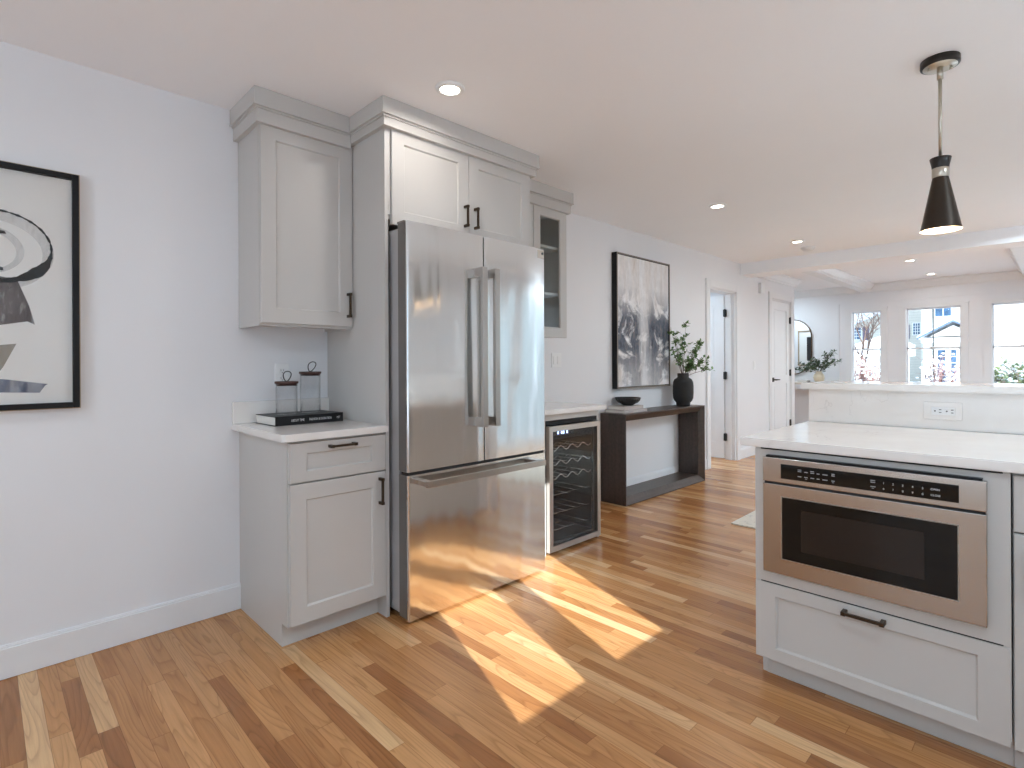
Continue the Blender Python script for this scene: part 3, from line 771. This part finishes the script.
jar(1.08, 2.70, .9597, .051, .150, 'shorter glass jar with dark wooden lid, left on the black book', .1)
jar(1.21, 2.722, .9597, .050, .197, 'taller glass jar with dark wooden lid, right on the black book', .3)

# ------------------------------------------------------------------ pictures
t = thing('framed_artwork', (-.11, W-.02, 1.03), 'black framed abstract ink drawing on the left wall', 'picture')
X0, X1, Z0, Z1 = -.50, .289, 1.033, 1.984
b = MB(); f = .022
for a in ((X0, X0+f, Z0, Z1), (X1-f, X1, Z0, Z1), (X0+f, X1-f, Z1-f, Z1), (X0+f, X1-f, Z0, Z0+f)):
    b.box(a[0], a[1], W-.036, W-.012, a[2], a[3], .002)
b.build('frame', 'framewood', t)
b = MB()
for a in ((X0-.003, X0, Z0-.003, Z1+.003), (X1, X1+.003, Z0-.003, Z1+.003), (X0, X1, Z1, Z1+.003), (X0, X1, Z0-.003, Z0)):
    b.box(a[0], a[1], W-.030, W-.0005, a[2], a[3])
b.build('frame_edge', 'frametan', t)
MB().box(X0+.01, X1-.01, W-.012, W-.0005, Z0+.01, Z1-.01).build('backing', 'frametan', t)
pp = MB().box(X0+f-.002, X1-f+.002, W-.016, W-.013, Z0+f-.002, Z1-f+.002).build('paper', 'paper', t)
yp = W-.0162
def flat(pts, name, mat, yy=yp, th=.0003): return MB().quad(*[(x, yy-th, z) for x, z in pts]).build(name, mat, pp)
def ring(cx, cz, rx, rz, w0, name, mat, a0=0, a1=360, fn=None, yy=yp, n=120, th=.0003):
    b = MB(); o, i = [], []
    for k in range(n+1):
        a = math.radians(a0+(a1-a0)*k/n); w = fn(a) if fn else w0
        o.append((cx+(rx+w/2)*math.cos(a), cz+(rz+w/2)*math.sin(a))); i.append((cx+(rx-w/2)*math.cos(a), cz+(rz-w/2)*math.sin(a)))
    vo = [b.bm.verts.new((x, yy-th, z)) for x, z in o]; vi = [b.bm.verts.new((x, yy-th, z)) for x, z in i]
    for k in range(n): b.bm.faces.new((vo[k], vo[k+1], vi[k+1], vi[k]))
    return b.build(name, mat, pp)
def inkw(a):
    d = math.degrees(a) % 360
    w = .007+.032*math.exp(-((d-318)/22)**2)+.012*math.exp(-((d-262)/34)**2)+.0025*math.sin(a*23)+.002*math.sin(a*51)
    return max(w, .0015)
ring(.035, 1.665, .168, .135, .01, 'ink_ring', 'ink', fn=inkw, yy=yp-.0008)
ring(.028, 1.645, .165, .135, .02, 'wash_ring', 'washpale', fn=lambda a: .034+.004*math.sin(a*2), yy=yp)
ring(.0, 1.645, .11, .085, .03, 'wash_ring', 'washpale', fn=lambda a: .016+.008*math.sin(a+1), yy=yp-.0004)
flat([(-.16, 1.585), (-.02, 1.60), (.06, 1.582), (.062, 1.570), (-.06, 1.575), (-.15, 1.555)], 'brush_stroke', 'ink', yp-.0012)
flat([(-.05, 1.735), (.065, 1.722), (.07, 1.712), (.02, 1.708), (-.06, 1.715)], 'brush_stroke', 'ink', yp-.0012)
flat([(-.14, 1.53), (-.04, 1.56), (.1, 1.54), (.135, 1.44), (.152, 1.366), (.13, 1.378), (.05, 1.36), (-.04, 1.372), (-.12, 1.35)], 'brush_stroke', 'washgrey', yp-.0004)
flat([(-.16, 1.30), (-.05, 1.27), (.06, 1.285), (.098, 1.29), (.06, 1.20), (.02, 1.13), (-.02, 1.14), (-.1, 1.19)], 'brush_stroke', 'washtan', yp-.0004)
flat([(-.3, 1.162), (-.1, 1.166), (.06, 1.153), (.19, 1.131), (.182, 1.125), (.165, 1.097), (.03, 1.103), (-.1, 1.098), (-.3, 1.11)], 'brush_stroke', 'washblue', yp-.0008)
MB().box(X0+f-.004, X1-f+.004, W-.026, W-.024, Z0+f-.004, Z1-f+.004).build('picture_glass', 'artglass', t)

t = thing('framed_canvas', (4.53, W-.03, .97), 'large abstract grey and white canvas in a dark frame above the console', 'picture')
X0, X1, Z0, Z1 = 4.067, 4.995, .976, 2.207; f = .012
b = MB()
for a in ((X0, X0+f, Z0, Z1), (X1-f, X1, Z0, Z1), (X0+f, X1-f, Z1-f, Z1), (X0+f, X1-f, Z0, Z0+f)):
    b.box(a[0], a[1], W-.056, W-.001, a[2], a[3])
b.build('frame', 'framewood', t)
b = MB()
for a in ((X0+.001, X0+f+.001, Z0+.001, Z1-.001), (X1-f-.001, X1-.001, Z0+.001, Z1-.001), (X0+f, X1-f, Z1-f-.001, Z1-.001), (X0+f, X1-f, Z0+.001, Z0+f+.001)):
    b.box(a[0], a[1], W-.058, W-.056, a[2], a[3])
b.build('frame_lip', plain('greige_lip', lin(128, 118, 108), .4), t)
MB().box(X0+f+.006, X1-f-.006, W-.05, W-.004, Z0+f+.006, Z1-f-.006).build('canvas', 'abstract', t)

# ------------------------------------------------------------------ console table
t = thing('console_table', (4.58, 2.72, 0), 'dark stained waterfall console table against the long wall', 'console table')
x0, x1, y0, y1, z0, z1 = 3.87, 5.297, 2.592, 2.852, .002, .773; th, cw, cdp = .062, .056, .045
def frame_piece(outer, inner):
    """outer/inner: two 2D points (x,z) each end; cross-section with front bevel"""
    (ox0, oz0), (ox1, oz1) = outer; (ix0, iz0), (ix1, iz1) = inner
    fx0, fz0 = ox0+(ix0-ox0)*.12, oz0+(iz0-oz0)*.12; fx1, fz1 = ox1+(ix1-ox1)*.12, oz1+(iz1-oz1)*.12
    b = MB()
    A = [(ox0, y1, oz0), (ox0, y0, oz0), (fx0, y0, fz0), (ix0, y0+cdp, iz0), (ix0, y1, iz0)]
    B = [(ox1, y1, oz1), (ox1, y0, oz1), (fx1, y0, fz1), (ix1, y0+cdp, iz1), (ix1, y1, iz1)]
    va = [b.bm.verts.new(p) for p in A]; vb = [b.bm.verts.new(p) for p in B]
    b.bm.faces.new(va); b.bm.faces.new(vb)
    for k in range(5): b.bm.faces.new((va[k], vb[k], vb[(k+1) % 5], va[(k+1) % 5]))
    return b
O = {'bl': (x0, z0), 'br': (x1, z0), 'tr': (x1, z1), 'tl': (x0, z1)}
I = {'bl': (x0+th, z0+th), 'br': (x1-th, z0+th), 'tr': (x1-th, z1-th), 'tl': (x0+th, z1-th)}
for nm, a, c in (('tabletop', 'tl', 'tr'), ('side_panel', 'tl', 'bl'), ('side_panel', 'tr', 'br'), ('bottom_shelf', 'bl', 'br')):
    frame_piece((O[a], O[c]), (I[a], I[c])).build(nm, 'darkwood', t)
book(3.93, 2.645, .7735, .36, .20, .026, 0, 'bookgrey', 'pale taupe book at the bottom of the stack on the console')
book(3.96, 2.665, .800, .31, .17, .030, math.radians(1), 'bookgrey', 'pale taupe book on top of the stack, under the black bowl')
t = thing('decorative_bowl', (4.135, 2.745, .8305), 'small black ribbed bowl on the two pale books', 'bowl')
MB().lathe([(0, 0), (.04, 0), (.05, .008), (.086, .024), (.105, .046), (.113, .07), (.107, .07), (.098, .05), (.078, .03), (.04, .014), (0, .01)], (4.135, 2.745, .8305), 96, ribs=24, ribamp=.02).build('bowl_body', 'bowl', t)
VX, VY, VZ = 5.09, 2.72, .7735
t = thing('black_vase', (VX, VY, VZ), 'matt black bottle vase on the right end of the console', 'vase')
MB().lathe([(0, 0), (.066, 0), (.068, .018), (.07, .034), (.086, .052), (.098, .08), (.102, .13), (.102, .2), (.098, .24), (.084, .27), (.062, .283), (.056, .29), (.056, .325), (.054, .33), (.046, .33), (.046, .28), (.0, .27)], (VX, VY, VZ), 40).build('vase_body', 'vase', t)

def leaf(b, p, d, L, wd, nrm):
    d = d.normalized(); s = d.cross(nrm); s = s.normalized() if s.length > 1e-4 else d.orthogonal().normalized(); n = s.cross(d)
    a = p; m1 = p+d*L*.45+s*wd/2+n*L*.06; m2 = p+d*L*.45-s*wd/2+n*L*.06; mid = p+d*L*.5; e = p+d*L
    va, v1, vm, v2, ve = [b.bm.verts.new(q) for q in (a, m1, mid, m2, e)]
    b.bm.faces.new((va, v1, vm)); b.bm.faces.new((va, vm, v2)); b.bm.faces.new((v1, ve, vm)); b.bm.faces.new((vm, ve, v2))
def plant(t, base, tips, nleaf, L, wd, seed, mat, rs=.0022, spread=.06, stalks=True):
    rnd = random.Random(seed); sb = MB(); lb = MB(); base = Vector(base)
    for tip in tips:
        tip = Vector(tip); mid = base.lerp(tip, .5)+Vector((0, 0, .04))
        pts = [base.lerp(mid, k/5)*(1-k/5)+mid.lerp(tip, k/5)*(k/5) for k in range(6)]
        sb.tube(pts, [rs*(1-.12*k) for k in range(6)], 5)
        for k in range(2, 6):
            for j in range(rnd.randint(1, 2)):
                q = pts[k]; dv = Vector((rnd.uniform(-1, 1), rnd.uniform(-.6, .6), rnd.uniform(-.2, 1))).normalized()*rnd.uniform(.3, 1)*spread*1.2
                e = q+dv; sb.tube([q, q.lerp(e, .5)+Vector((0, 0, .004)), e], rs*.5, 4)
                for m in range(nleaf):
                    u = rnd.uniform(.2, 1.05); pp_ = q.lerp(e, u)
                    leaf(lb, pp_, Vector((rnd.uniform(-1, 1), rnd.uniform(-1, 1), rnd.uniform(-.6, .9))), L*rnd.uniform(.6, 1.1), wd*rnd.uniform(.7, 1.1), Vector((rnd.uniform(-.5, .5), -.6, 1)))
        for m in range(nleaf): leaf(lb, pts[rnd.randint(3, 5)], Vector((rnd.uniform(-1, 1), rnd.uniform(-1, 1), rnd.uniform(-.6, .9))), L, wd, Vector((0, -.5, 1)))
    sb.build('branches', 'twig', t); lb.build('leaves', mat, t, norm=False)
VT = VZ+.3
t = thing('leafy_branches', (VX, VY, VT-.02), 'green leafy branches standing in the matt black vase', 'plant')
plant(t, (VX, VY, VT-.02), [(VX-.02, VY-.04, VT+.50), (VX-.12, VY+.03, VT+.42), (VX-.20, VY+.0, VT+.40), (VX-.02, VY, VT+.32), (VX+.28, VY-.04, VT+.36), (VX+.40, VY, VT+.33), (VX+.34, VY+.04, VT+.24), (VX+.20, VY-.03, VT+.18), (VX+.42, VY-.02, VT+.14), (VX+.60, VY-.02, VT+.06), (VX-.17, VY+.0, VT+.20), (VX+.14, VY, VT+.10), (VX+.28, VY, VT+.10)], 6, .05, .03, 3, 'leaf', rs=.003, spread=.085)

# ------------------------------------------------------------------ rug
t = tag(MB().poly([(x, y, .0005) for x, y in ((4.0, 1.755), (5.9, 1.80), (5.93, -.6), (4.03, -.64))], (0, 0, .009)).build('area_rug', 'rug'), 'pale speckled rug on the floor behind the island', 'rug')

# ------------------------------------------------------------------ island
IX = 2.12; IY = .836
t = thing('island_cabinet', (2.5, .47, 0), 'light grey island cabinet housing the built in microwave drawer', 'cabinet')
b = MB(); b.box(IX+.002, 2.92, IY-.02, IY-.001, .1, .883, .001); b.box(IX+.066, 2.92, IY-.018, IY-.002, .001, .1); b.box(IX+.002, 2.92, .113, .13, .1, .883)
b.box(IX+.02, 2.92, .13, IY-.02, .1, .118)
# face panel round the microwave
for ya, yb, za, zb in ((.113, .175, .378, .875), (.777, IY-.001, .378, .875), (.175, .777, .84, .875), (.175, .777, .378, .43)): b.box(IX, IX+.02, ya, yb, za, zb)
b.build('body', 'cab', t)
MB().box(IX+.063, IX+.078, .1125, IY-.02, .001, .1).build('toe_kick', 'cab', t)
MB().box(IX+.004, IX+.02, .113, IY-.003, .3725, .3778).build('shadow_gap', 'dark', t)
MB().box(IX+.004, IX+.02, .115, IY-.003, .8752, .8829).build('shadow_gap', 'dark', t)
dr = shaker('x', IX, .115, IY, .085, .372, .072, railz=.045, rec=.010).build('drawer', 'cab', t)
pull('x', IX, .478, .348, .125, False, dr)

t = thing('microwave_drawer', (2.3, .478, .42), 'built in stainless microwave drawer with black glass front in the island', 'microwave')
MX = 2.093; ya, yb = .163, .797
MB().box(IX+.0, 2.6, .18, .772, .435, .835).build('oven_box', 'steelside', t)
pb = MB().box(MX, IX-.001, ya, yb, .762, .851, .002).build('control_panel', 'steelh', t)
MB().box(MX-.0012, MX, .226, .733, .778, .831, .0004).build('display_glass', 'ovenglass', pb)
MB().box(MX+.006, IX-.001, ya+.004, yb-.004, .755, .7615).build('panel_gap', 'dark', t)
MB().box(MX+.004, IX-.001, ya+.01, yb-.01, .852, .858).build('top_vent', 'blackplastic', t)
dd = MB().box(MX, IX-.001, ya, yb, .425, .754, .002).build('drawer_front', 'steelh', t)
g_ = MB().box(MX-.0012, MX, .228, .732, .484, .711, .0004).build('window_glass', 'ovenglass', dd)
MB().box(MX-.0016, MX-.0012, .31, .665, .525, .672).build('viewing_window', 'ovenwin', dd)
MB().box(MX-.0018, MX-.0012, .729, .7325, .484, .711).box(MX-.0018, MX-.0012, .2265, .2295, .484, .711).box(MX-.0018, MX-.0012, .2265, .7325, .4825, .485).box(MX-.0018, MX-.0012, .2265, .7325, .710, .7125).build('window_trim', 'steelplain', dd)
# printed marks; +u runs towards -Y
def mk(txt, y, z, s, w=None, mat='text'):
    textmesh(txt, s, (MX-.0014, y, z), (0, -1, 0), (0, 0, 1), 'key_label', mat, pb, .0001, w)
for k, (yy, ww) in enumerate(((.675, .012), (.653, .011), (.633, .012), (.613, .009), (.595, .016), (.567, .01))):
    b = MB(); b.box(MX-.0016, MX-.0013, yy-ww, yy, .810, .813); 
    if k in (0, 2, 5): b.box(MX-.0016, MX-.0013, yy-ww, yy, .816, .8185)
    b.box(MX-.0016, MX-.0013, yy-ww, yy, .792, .795)
    if k in (1, 5): b.box(MX-.0016, MX-.0013, yy-ww*.8, yy-ww*.2, .787, .789)
    b.build('key_label', 'greytext', pb)
for yy in (.452,):
    MB().box(MX-.0016, MX-.0013, yy-.013, yy, .812, .815).box(MX-.0016, MX-.0013, yy-.013, yy, .806, .809).box(MX-.0016, MX-.0013, yy-.014, yy, .792, .795).box(MX-.0016, MX-.0013, yy-.010, yy-.003, .787, .789).build('key_label', 'greytext', pb)
for i in range(5):
    mk(str(i+1), .418-.0255*i, .806, .009); mk(str((i+6) % 10), .418-.0255*i, .788, .009)
mk('OPEN', .294, .807, .008, .022); mk('CLOSE', .294, .789, .008, .024)

t = thing('island_cabinet', (2.5, -.4, 0), 'light grey island cabinet with drawer and door at the right photo edge', 'cabinet')
b = MB(); b.box(IX+.022, 2.92, .092, .111, .1, .883, .001); b.box(IX+.022, 2.92, SY+.001, .092, .1, .118); b.box(IX+.022, IX+.04, SY+.001, .092, .118, .883)
b.build('body', 'cab', t)
MB().box(IX+.063, IX+.078, SY+.001, .1115, .001, .1).build('toe_kick', 'cab', t)
for y1_, y0_ in ((.107, -.5), (-.504, SY+.002)):
    dr = shaker('x', IX, y0_, y1_, .713, .874, .07, railz=.045).build('drawer', 'cab', t); pull('x', IX, (y0_+y1_)/2, .845, .125, False, dr)
    do = shaker('x', IX, y0_, y1_, .085, .707, .07).build('door', 'cab', t)
    pull('x', IX, y1_-.035, .6, .125, True, do)
t = thing('island_countertop', (2.5, -.1, .883), 'white quartz island countertop above the microwave drawer', 'countertop')
slab([(2.10, .885), (2.10, SY+.002), (2.918, SY+.002), (2.918, .885)], .8835, .915, 'slab', t, .003)
t = thing('raised_bar', (3.1, -.1, 0), 'raised white quartz bar behind the island counter', 'bar counter')
MB().box(2.935, 3.05, SY+.002, .872, .001, 1.072).build('knee_wall', 'wall', t)
MB().box(2.919, 2.934, SY+.002, .889, .9155, 1.0725, .001).build('bar_splash', 'quartz', t)
slab([(2.885, .914), (2.885, SY+.002), (3.30, SY+.002), (3.30, .914)], 1.0735, 1.104, 'bar_top', t)
OX = 2.919
t = thing('bar_outlet', (OX-.004, .367, .957), 'white horizontal double outlet on the bar splash', 'outlet')
MB().box(OX-.005, OX-.0003, .303, .432, .957, 1.031, .0015).build('cover_plate', 'quartz', t)
rc_ = MB().box(OX-.0075, OX-.0048, .325, .405, .977, 1.010, .001).build('receptacle', 'plastic', t)
b = MB()
for c in (.345, .385):
    b.box(OX-.0082, OX-.0074, c-.014, c-.006, .986, .989).box(OX-.0082, OX-.0074, c-.014, c-.006, .998, 1.001).tube([(OX-.0082, c+.008, .9935), (OX-.0074, c+.008, .9935)], .003, 10)
b.build('socket_slots', 'slot', rc_)

# ------------------------------------------------------------------ pendant
PX, PY = 2.847, .362
t = thing('pendant_light', (PX, PY, 1.748), 'black hourglass pendant light with nickel band over the island', 'pendant light')
cn = MB().lathe([(.058, 0), (.066, .002), (.067, .006), (.067, .0288), (0, .0288)], (PX, PY, CE-.029), 40).build('canopy', 'blackshade', t)
MB().lathe([(0, 0), (.058, 0), (.058, .003), (0, .003)], (PX, PY, CE-.0305), 40).build('canopy_plate', 'nickel', cn)
for s in (-1, 1): MB().lathe([(0, 0), (.005, 0), (.006, .004), (.004, .012), (0, .012)], (PX-s*.02, PY+s*.034, CE-.042), 16).build('canopy_screw', 'nickel', cn)
MB().lathe([(0, 0), (.0065, 0), (.0065, CE-.03-2.047), (0, CE-.03-2.047)], (PX, PY, 2.047), 16).build('stem', 'nickel', t)
MB().lathe([(0, 0), (.011, 0), (.011, .05), (0, .05)], (PX, PY, CE-.08), 20).build('stem_collar', 'nickel', t)
MB().lathe([(.0265, 1.99), (.031, 2.02), (.037, 2.046), (.035, 2.048), (.0, 2.046)], (PX, PY, 0), 40).build('top_cup', 'blackshade', t)
MB().lathe([(.0275, 1.966), (.0292, 1.968), (.0292, 2.004), (.0275, 2.006), (.0275, 1.966)], (PX, PY, 0), 40).build('band', 'nickel', t)
sh = MB().lathe([(.0265, 1.972), (.07, 1.75), (.071, 1.748)], (PX, PY, 0), 48).build('shade', 'bronzeshade', t)
MB().lathe([(.071, 1.748), (.0685, 1.75), (.025, 1.97), (0, 1.97)], (PX, PY, 0), 48).build('shade_lining', 'whiteenamel', sh)
MB().lathe([(0, 1.81), (.014, 1.815), (.02, 1.84), (.014, 1.865), (.01, 1.9), (0, 1.9)], (PX, PY, 0), 20).build('bulb', 'bulb', t)
l = bpy.data.lights.new('pendant_bulb', 'POINT'); l.energy = 4; l.color = (1, .82, .6); l.shadow_soft_size = .02
lo = bpy.data.objects.new('pendant_lamp', l); COL.objects.link(lo); lo.location = (PX, PY, 1.79)

# ------------------------------------------------------------------ far living room
t = thing('arched_wall_mirror', (FARX-.02, 3.35, 1.0), 'pill shaped wall mirror with thin bronze frame on the far wall', 'mirror')
def pill(r, zc0, zc1, yc, n=24):
    return [(yc+r*math.cos(math.pi*k/n), zc1+r*math.sin(math.pi*k/n)) for k in range(n+1)]+[(yc-r*math.cos(math.pi*k/n), zc0-r*math.sin(math.pi*k/n)) for k in range(n+1)]
po = pill(.31, 1.31, 1.655, 3.355); pi_ = pill(.295, 1.31, 1.655, 3.355)
b = MB(); n = len(po)
for k in range(n):
    k2 = (k+1) % n
    b.poly([(FARX-.03, *po[k]), (FARX-.03, *po[k2]), (FARX-.03, *pi_[k2]), (FARX-.03, *pi_[k])], (.029, 0, 0))
b.build('frame', 'mirrorframe', t)
MB().poly([(FARX-.012, y, z) for y, z in pi_], (.008, 0, 0)).build('mirror_glass', 'mirror', t)
t = thing('side_table', (9.9, 3.1, 0), 'pale console table under the arched mirror', 'table')
MB().box(9.76, 10.14, 2.55, 3.85, .845, .877, .003).build('tabletop', 'tabletopmat', t)
for x in (9.79, 10.08):
    for y in (2.58, 3.79): MB().box(x, x+.03, y, y+.03, .001, .845).build('leg', 'tabletopmat', t)
t = thing('cream_vase', (9.9, 2.86, .8775), 'round cream vase on the pale table under the mirror', 'vase')
MB().lathe([(0, 0), (.045, 0), (.07, .03), (.085, .08), (.08, .12), (.055, .15), (.042, .16), (.046, .185), (.04, .185), (.036, .16), (0, .15)], (9.9, 2.86, .8775), 32).build('vase_body', 'creamvase', t)
t = thing('sage_branches', (9.9, 2.86, 1.03), 'grey green leafy branches in the cream vase', 'plant')
plant(t, (9.9, 2.86, 1.03), [(9.88, 3.22, 1.08), (9.9, 3.12, 1.17), (9.9, 2.98, 1.24), (9.9, 2.87, 1.2), (9.86, 2.72, 1.32), (9.88, 2.63, 1.38), (9.9, 2.66, 1.22), (9.9, 2.78, 1.14), (9.9, 2.56, 1.22), (9.84, 2.95, 1.12), (9.94, 3.05, 1.1)], 6, .07, .032, 9, 'sageleaf', rs=.004, spread=.1)
for x0_, y0_, lab in ((9.83, 3.02, 'thin pale book lying left of the cream vase'), (9.80, 2.58, 'thin pale book lying right of the cream vase')):
    book(x0_, y0_, .8775, .2, .15, .03, math.radians(3), 'bookgrey', lab)
t = thing('framed_picture', (8.785, 3.4, 1.15), 'cream matted picture with thin wooden frame, seen in the arched mirror', 'picture')
b = MB()
for a in ((3.04, 3.06, 1.15, 1.84), (3.70, 3.72, 1.15, 1.84), (3.06, 3.70, 1.82, 1.84), (3.06, 3.70, 1.15, 1.17)): b.box(8.7705, 8.80, *a)
b.build('frame', 'frametan', t)
MB().box(8.7705, 8.785, 3.06, 3.70, 1.17, 1.82).build('mat_board', 'paper', t)
MB().box(8.785, 8.787, 3.14, 3.56, 1.25, 1.71).build('print', 'ink', t)

# ------------------------------------------------------------------ outside
GZ = -.6
tag(struct(MB().box(-40, 140, -60, 80, GZ-.3, GZ).build('ground', 'concrete')), 'snow covered ground outside', 'snow')
def outwin(b_parent, x, y0, y1, z0, z1, cols=2, rows=2, fr=.08, mat='paneblue', name='window'):
    w_ = MB().box(x-.06, x, y0-fr, y1+fr, z0-fr, z1+fr)
    o = w_.build(name, 'trim', b_parent)
    MB().box(x-.08, x-.06, y0, y1, z0, z1).build('pane', mat, o)
    g = MB()
    for i in range(1, cols): yy = y0+(y1-y0)*i/cols; g.box(x-.1, x-.08, yy-.025, yy+.025, z0, z1)
    for i in range(1, rows): zz = z0+(z1-z0)*i/rows; g.box(x-.1, x-.08, y0, y1, zz-.025, zz+.025)
    if cols > 1 or rows > 1: g.build('muntins', 'trim', o)
    return o
# white clapboard house close by, seen through the third window
t = thing('neighbouring_house', (24, -2.5, GZ), 'white clapboard house wall filling the right hand window', 'house')
MB().box(22, 27, -9, 1.55, GZ, 6.2).build('wall', 'sidingwhite', t)
MB().poly([(21.5, -9.4, 6.2), (21.5, 1.95, 6.2), (21.5, -3.7, 9.2)], (6, 0, 0)).build('roof', 'snow', t)
MB().box(21.95, 22, 1.45, 1.6, GZ, 6.2).build('corner_board', 'trim', t)
# white house with gabled porch
t = thing('neighbouring_house', (60, 4, GZ), 'white house with gabled porch and glazed doors, seen through the middle window', 'house')
MB().box(57, 68, -2, 8.6, GZ, 9.5).build('wall', 'sidingwhite', t)
outwin(t, 57, 6.6, 7.62, 5.05, 5.9, 2, 1)
pc = MB().poly([(51, 7.95, 3.0), (51, 5.8, 4.25), (51, 3.65, 3.0), (51, 3.65, 3.2), (51, 5.8, 4.5), (51, 7.95, 3.2)], (6, 0, 0)).build('porch_roof', 'snow', t)
MB().poly([(50.93, 7.95, 2.94), (50.93, 5.8, 4.19), (50.93, 3.65, 2.94), (50.93, 3.65, 3.08), (50.93, 5.8, 4.33), (50.93, 7.95, 3.08)], (.06, 0, 0)).build('rake_trim', 'roofdark', pc)
MB().poly([(51.1, 7.2, 3.15), (51.1, 5.8, 3.95), (51.1, 4.4, 3.15)], (.1, 0, 0)).build('gable_infill', 'sidingtan', pc)
MB().box(51, 57, 3.9, 7.7, 2.7, 3.05).build('porch_beam', 'trim', t)
for y in (7.25, 3.9): MB().box(51.1, 51.45, y, y+.32, GZ, 2.7, .01).build('porch_column', 'trim', t)
for y0_, y1_ in ((6.5, 6.95), (5.84, 6.14)):
    outwin(t, 53.0, y0_, y1_, GZ+.3, 2.15, 1, 5, fr=.14, mat='paneblue', name='porch_door')
MB().box(53.0, 53.2, 3.9, 7.5, GZ, 2.7).build('porch_wall', 'sidingwhite', t)
t = tag(MB().tube([(40, 5.46, GZ), (40, 5.46, 9)], .035, 8).build('utility_pole', 'rubber'), 'thin dark pole in front of the porch house', 'pole')
t = thing('neighbouring_house', (66, 12, GZ), 'tan gabled house with plum shutters, seen through the left window', 'house')
MB().box(64, 72, 8.7, 17, GZ, 4.5).poly([(64, 17, 4.5), (64, 8.7, 4.5), (64, 8.7, 7.1), (64, 10.2, 7.1)], (8, 0, 0)).build('wall', 'sidingtan', t)
MB().poly([(63.4, 17.6, 4.1), (63.4, 10.2, 7.1), (63.4, 10.2, 7.5), (63.4, 17.6, 4.5)], (9, 0, 0)).build('roof', 'snow', t)
outwin(t, 64, 9.75, 10.25, 3.9, 4.95, 3, 4); outwin(t, 64, 14.6, 15.4, 3.6, 4.8, 2, 4)
for y in (13.9, 15.55, 10.55): MB().box(63.92, 64, y, y+.5, 3.5, 4.85).build('shutter', 'shutter', t)
t = thing('garden_garage', (48, 11, GZ), 'low garage with snow covered roof beyond the left window', 'garage')
MB().box(46, 52, 8.6, 13, GZ, 1.7).build('wall', 'sidingwhite', t)
MB().poly([(45.6, 13.3, 1.7), (45.6, 9.2, 3.1), (45.6, 8.3, 2.6), (45.6, 8.3, 1.7)], (7, 0, 0)).build('roof', 'snow', t)
outwin(t, 46, 11.2, 11.9, .6, 1.25, 3, 1)
# shrubs and tree
def shrub(name, c, rx, ry, rz, ntw, mat, label, cat, seed, snowcap=0, leafs=0, lmat=None):
    rnd = random.Random(seed); t = thing(name, c, label, cat); b = MB(); s = MB(); lf = MB()
    for k in range(ntw):
        a = rnd.uniform(0, 2*math.pi); e = Vector((c[0]+rx*math.cos(a)*rnd.uniform(.1, 1), c[1]+ry*math.sin(a)*rnd.uniform(.1, 1), c[2]+rz*rnd.uniform(.55, 1)))
        p0 = Vector((c[0]+rnd.uniform(-.2, .2), c[1]+rnd.uniform(-.3, .3)*ry, c[2])); m = p0.lerp(e, .5)+Vector((rnd.uniform(-.1, .1), rnd.uniform(-.15, .15), .1))
        b.tube([p0, m, e], [.02, .012, .005], 4)
        for j in range(5):
            q = m.lerp(e, rnd.random()); e2 = q+Vector((rnd.uniform(-.3, .3), rnd.uniform(-.3, .3), rnd.uniform(-.05, .35))); b.tube([q, e2], [.007, .004], 3)
            if rnd.random() < snowcap: s.lathe([(0, -.02), (.05, 0), (.04, .03), (0, .045)], e2, 6)
            if leafs:
                for m_ in range(leafs): leaf(lf, e2+Vector((rnd.uniform(-.1, .1), rnd.uniform(-.1, .1), rnd.uniform(-.1, .1))), Vector((rnd.uniform(-1, 1), rnd.uniform(-1, 1), rnd.uniform(-.5, 1))), .12, .06, Vector((0, 0, 1)))
    b.build('twigs', mat, t)
    if snowcap: s.build('snow_clumps', 'snow', t)
    if leafs: lf.build('leaves', lmat, t, norm=False)
shrub('bare_shrub', (20, 4.3, GZ), .7, 1.0, 2.0, 70, 'shrubtwig', 'bare reddish snowy shrub outside the left window', 'shrub', 1, .5)
shrub('bare_shrub', (21.5, 2.75, GZ), .5, .55, 1.95, 45, 'shrubtwig', 'bare reddish snowy shrub outside the middle window', 'shrub', 2, .6)
shrub('evergreen_shrub', (17, .75, GZ), .6, .75, 1.75, 60, 'trunk', 'evergreen shrub topped with snow outside the right window', 'shrub', 4, .7, 7, 'evergreen')
t = thing('bare_tree', (32, 7.2, GZ), 'bare winter tree outside the left window', 'tree')
b = MB(); rnd = random.Random(5)
def grow(p, d, L, r, n):
    e = p+d*L; m = p+d*L*.5+Vector((rnd.uniform(-1, 1), rnd.uniform(-1, 1), 0))*L*.05
    b.tube([p, m, e], [r, r*.85, r*.65], 5)
    if n == 0: return
    for k in range(3):
        nd = (d+Vector((rnd.uniform(-.7, .7), rnd.uniform(-.8, .8), rnd.uniform(-.2, .4)))).normalized(); grow(p+d*L*rnd.uniform(.6, 1), nd, L*rnd.uniform(.6, .8), r*.6, n-1)
grow(Vector((32, 7.2, GZ)), Vector((0, 0, 1)), 2.0, .09, 5); b.build('branches', 'trunk', t)
# unseen house added to keep the sun off the tall side window
t = thing('neighbouring_house', (6, -7, GZ), 'unseen white clapboard house added across the side yard to block the sun', 'house')
MB().box(2.2, 11, -9, -5, GZ, 4.3).build('wall', 'sidingwhite', t)
MB().poly([(1.8, -4.6, 4.3), (1.8, -9.4, 4.3), (1.8, -9.4, 4.9), (1.8, -4.6, 4.45)], (9.6, 0, 0)).build('roof', 'snow', t)
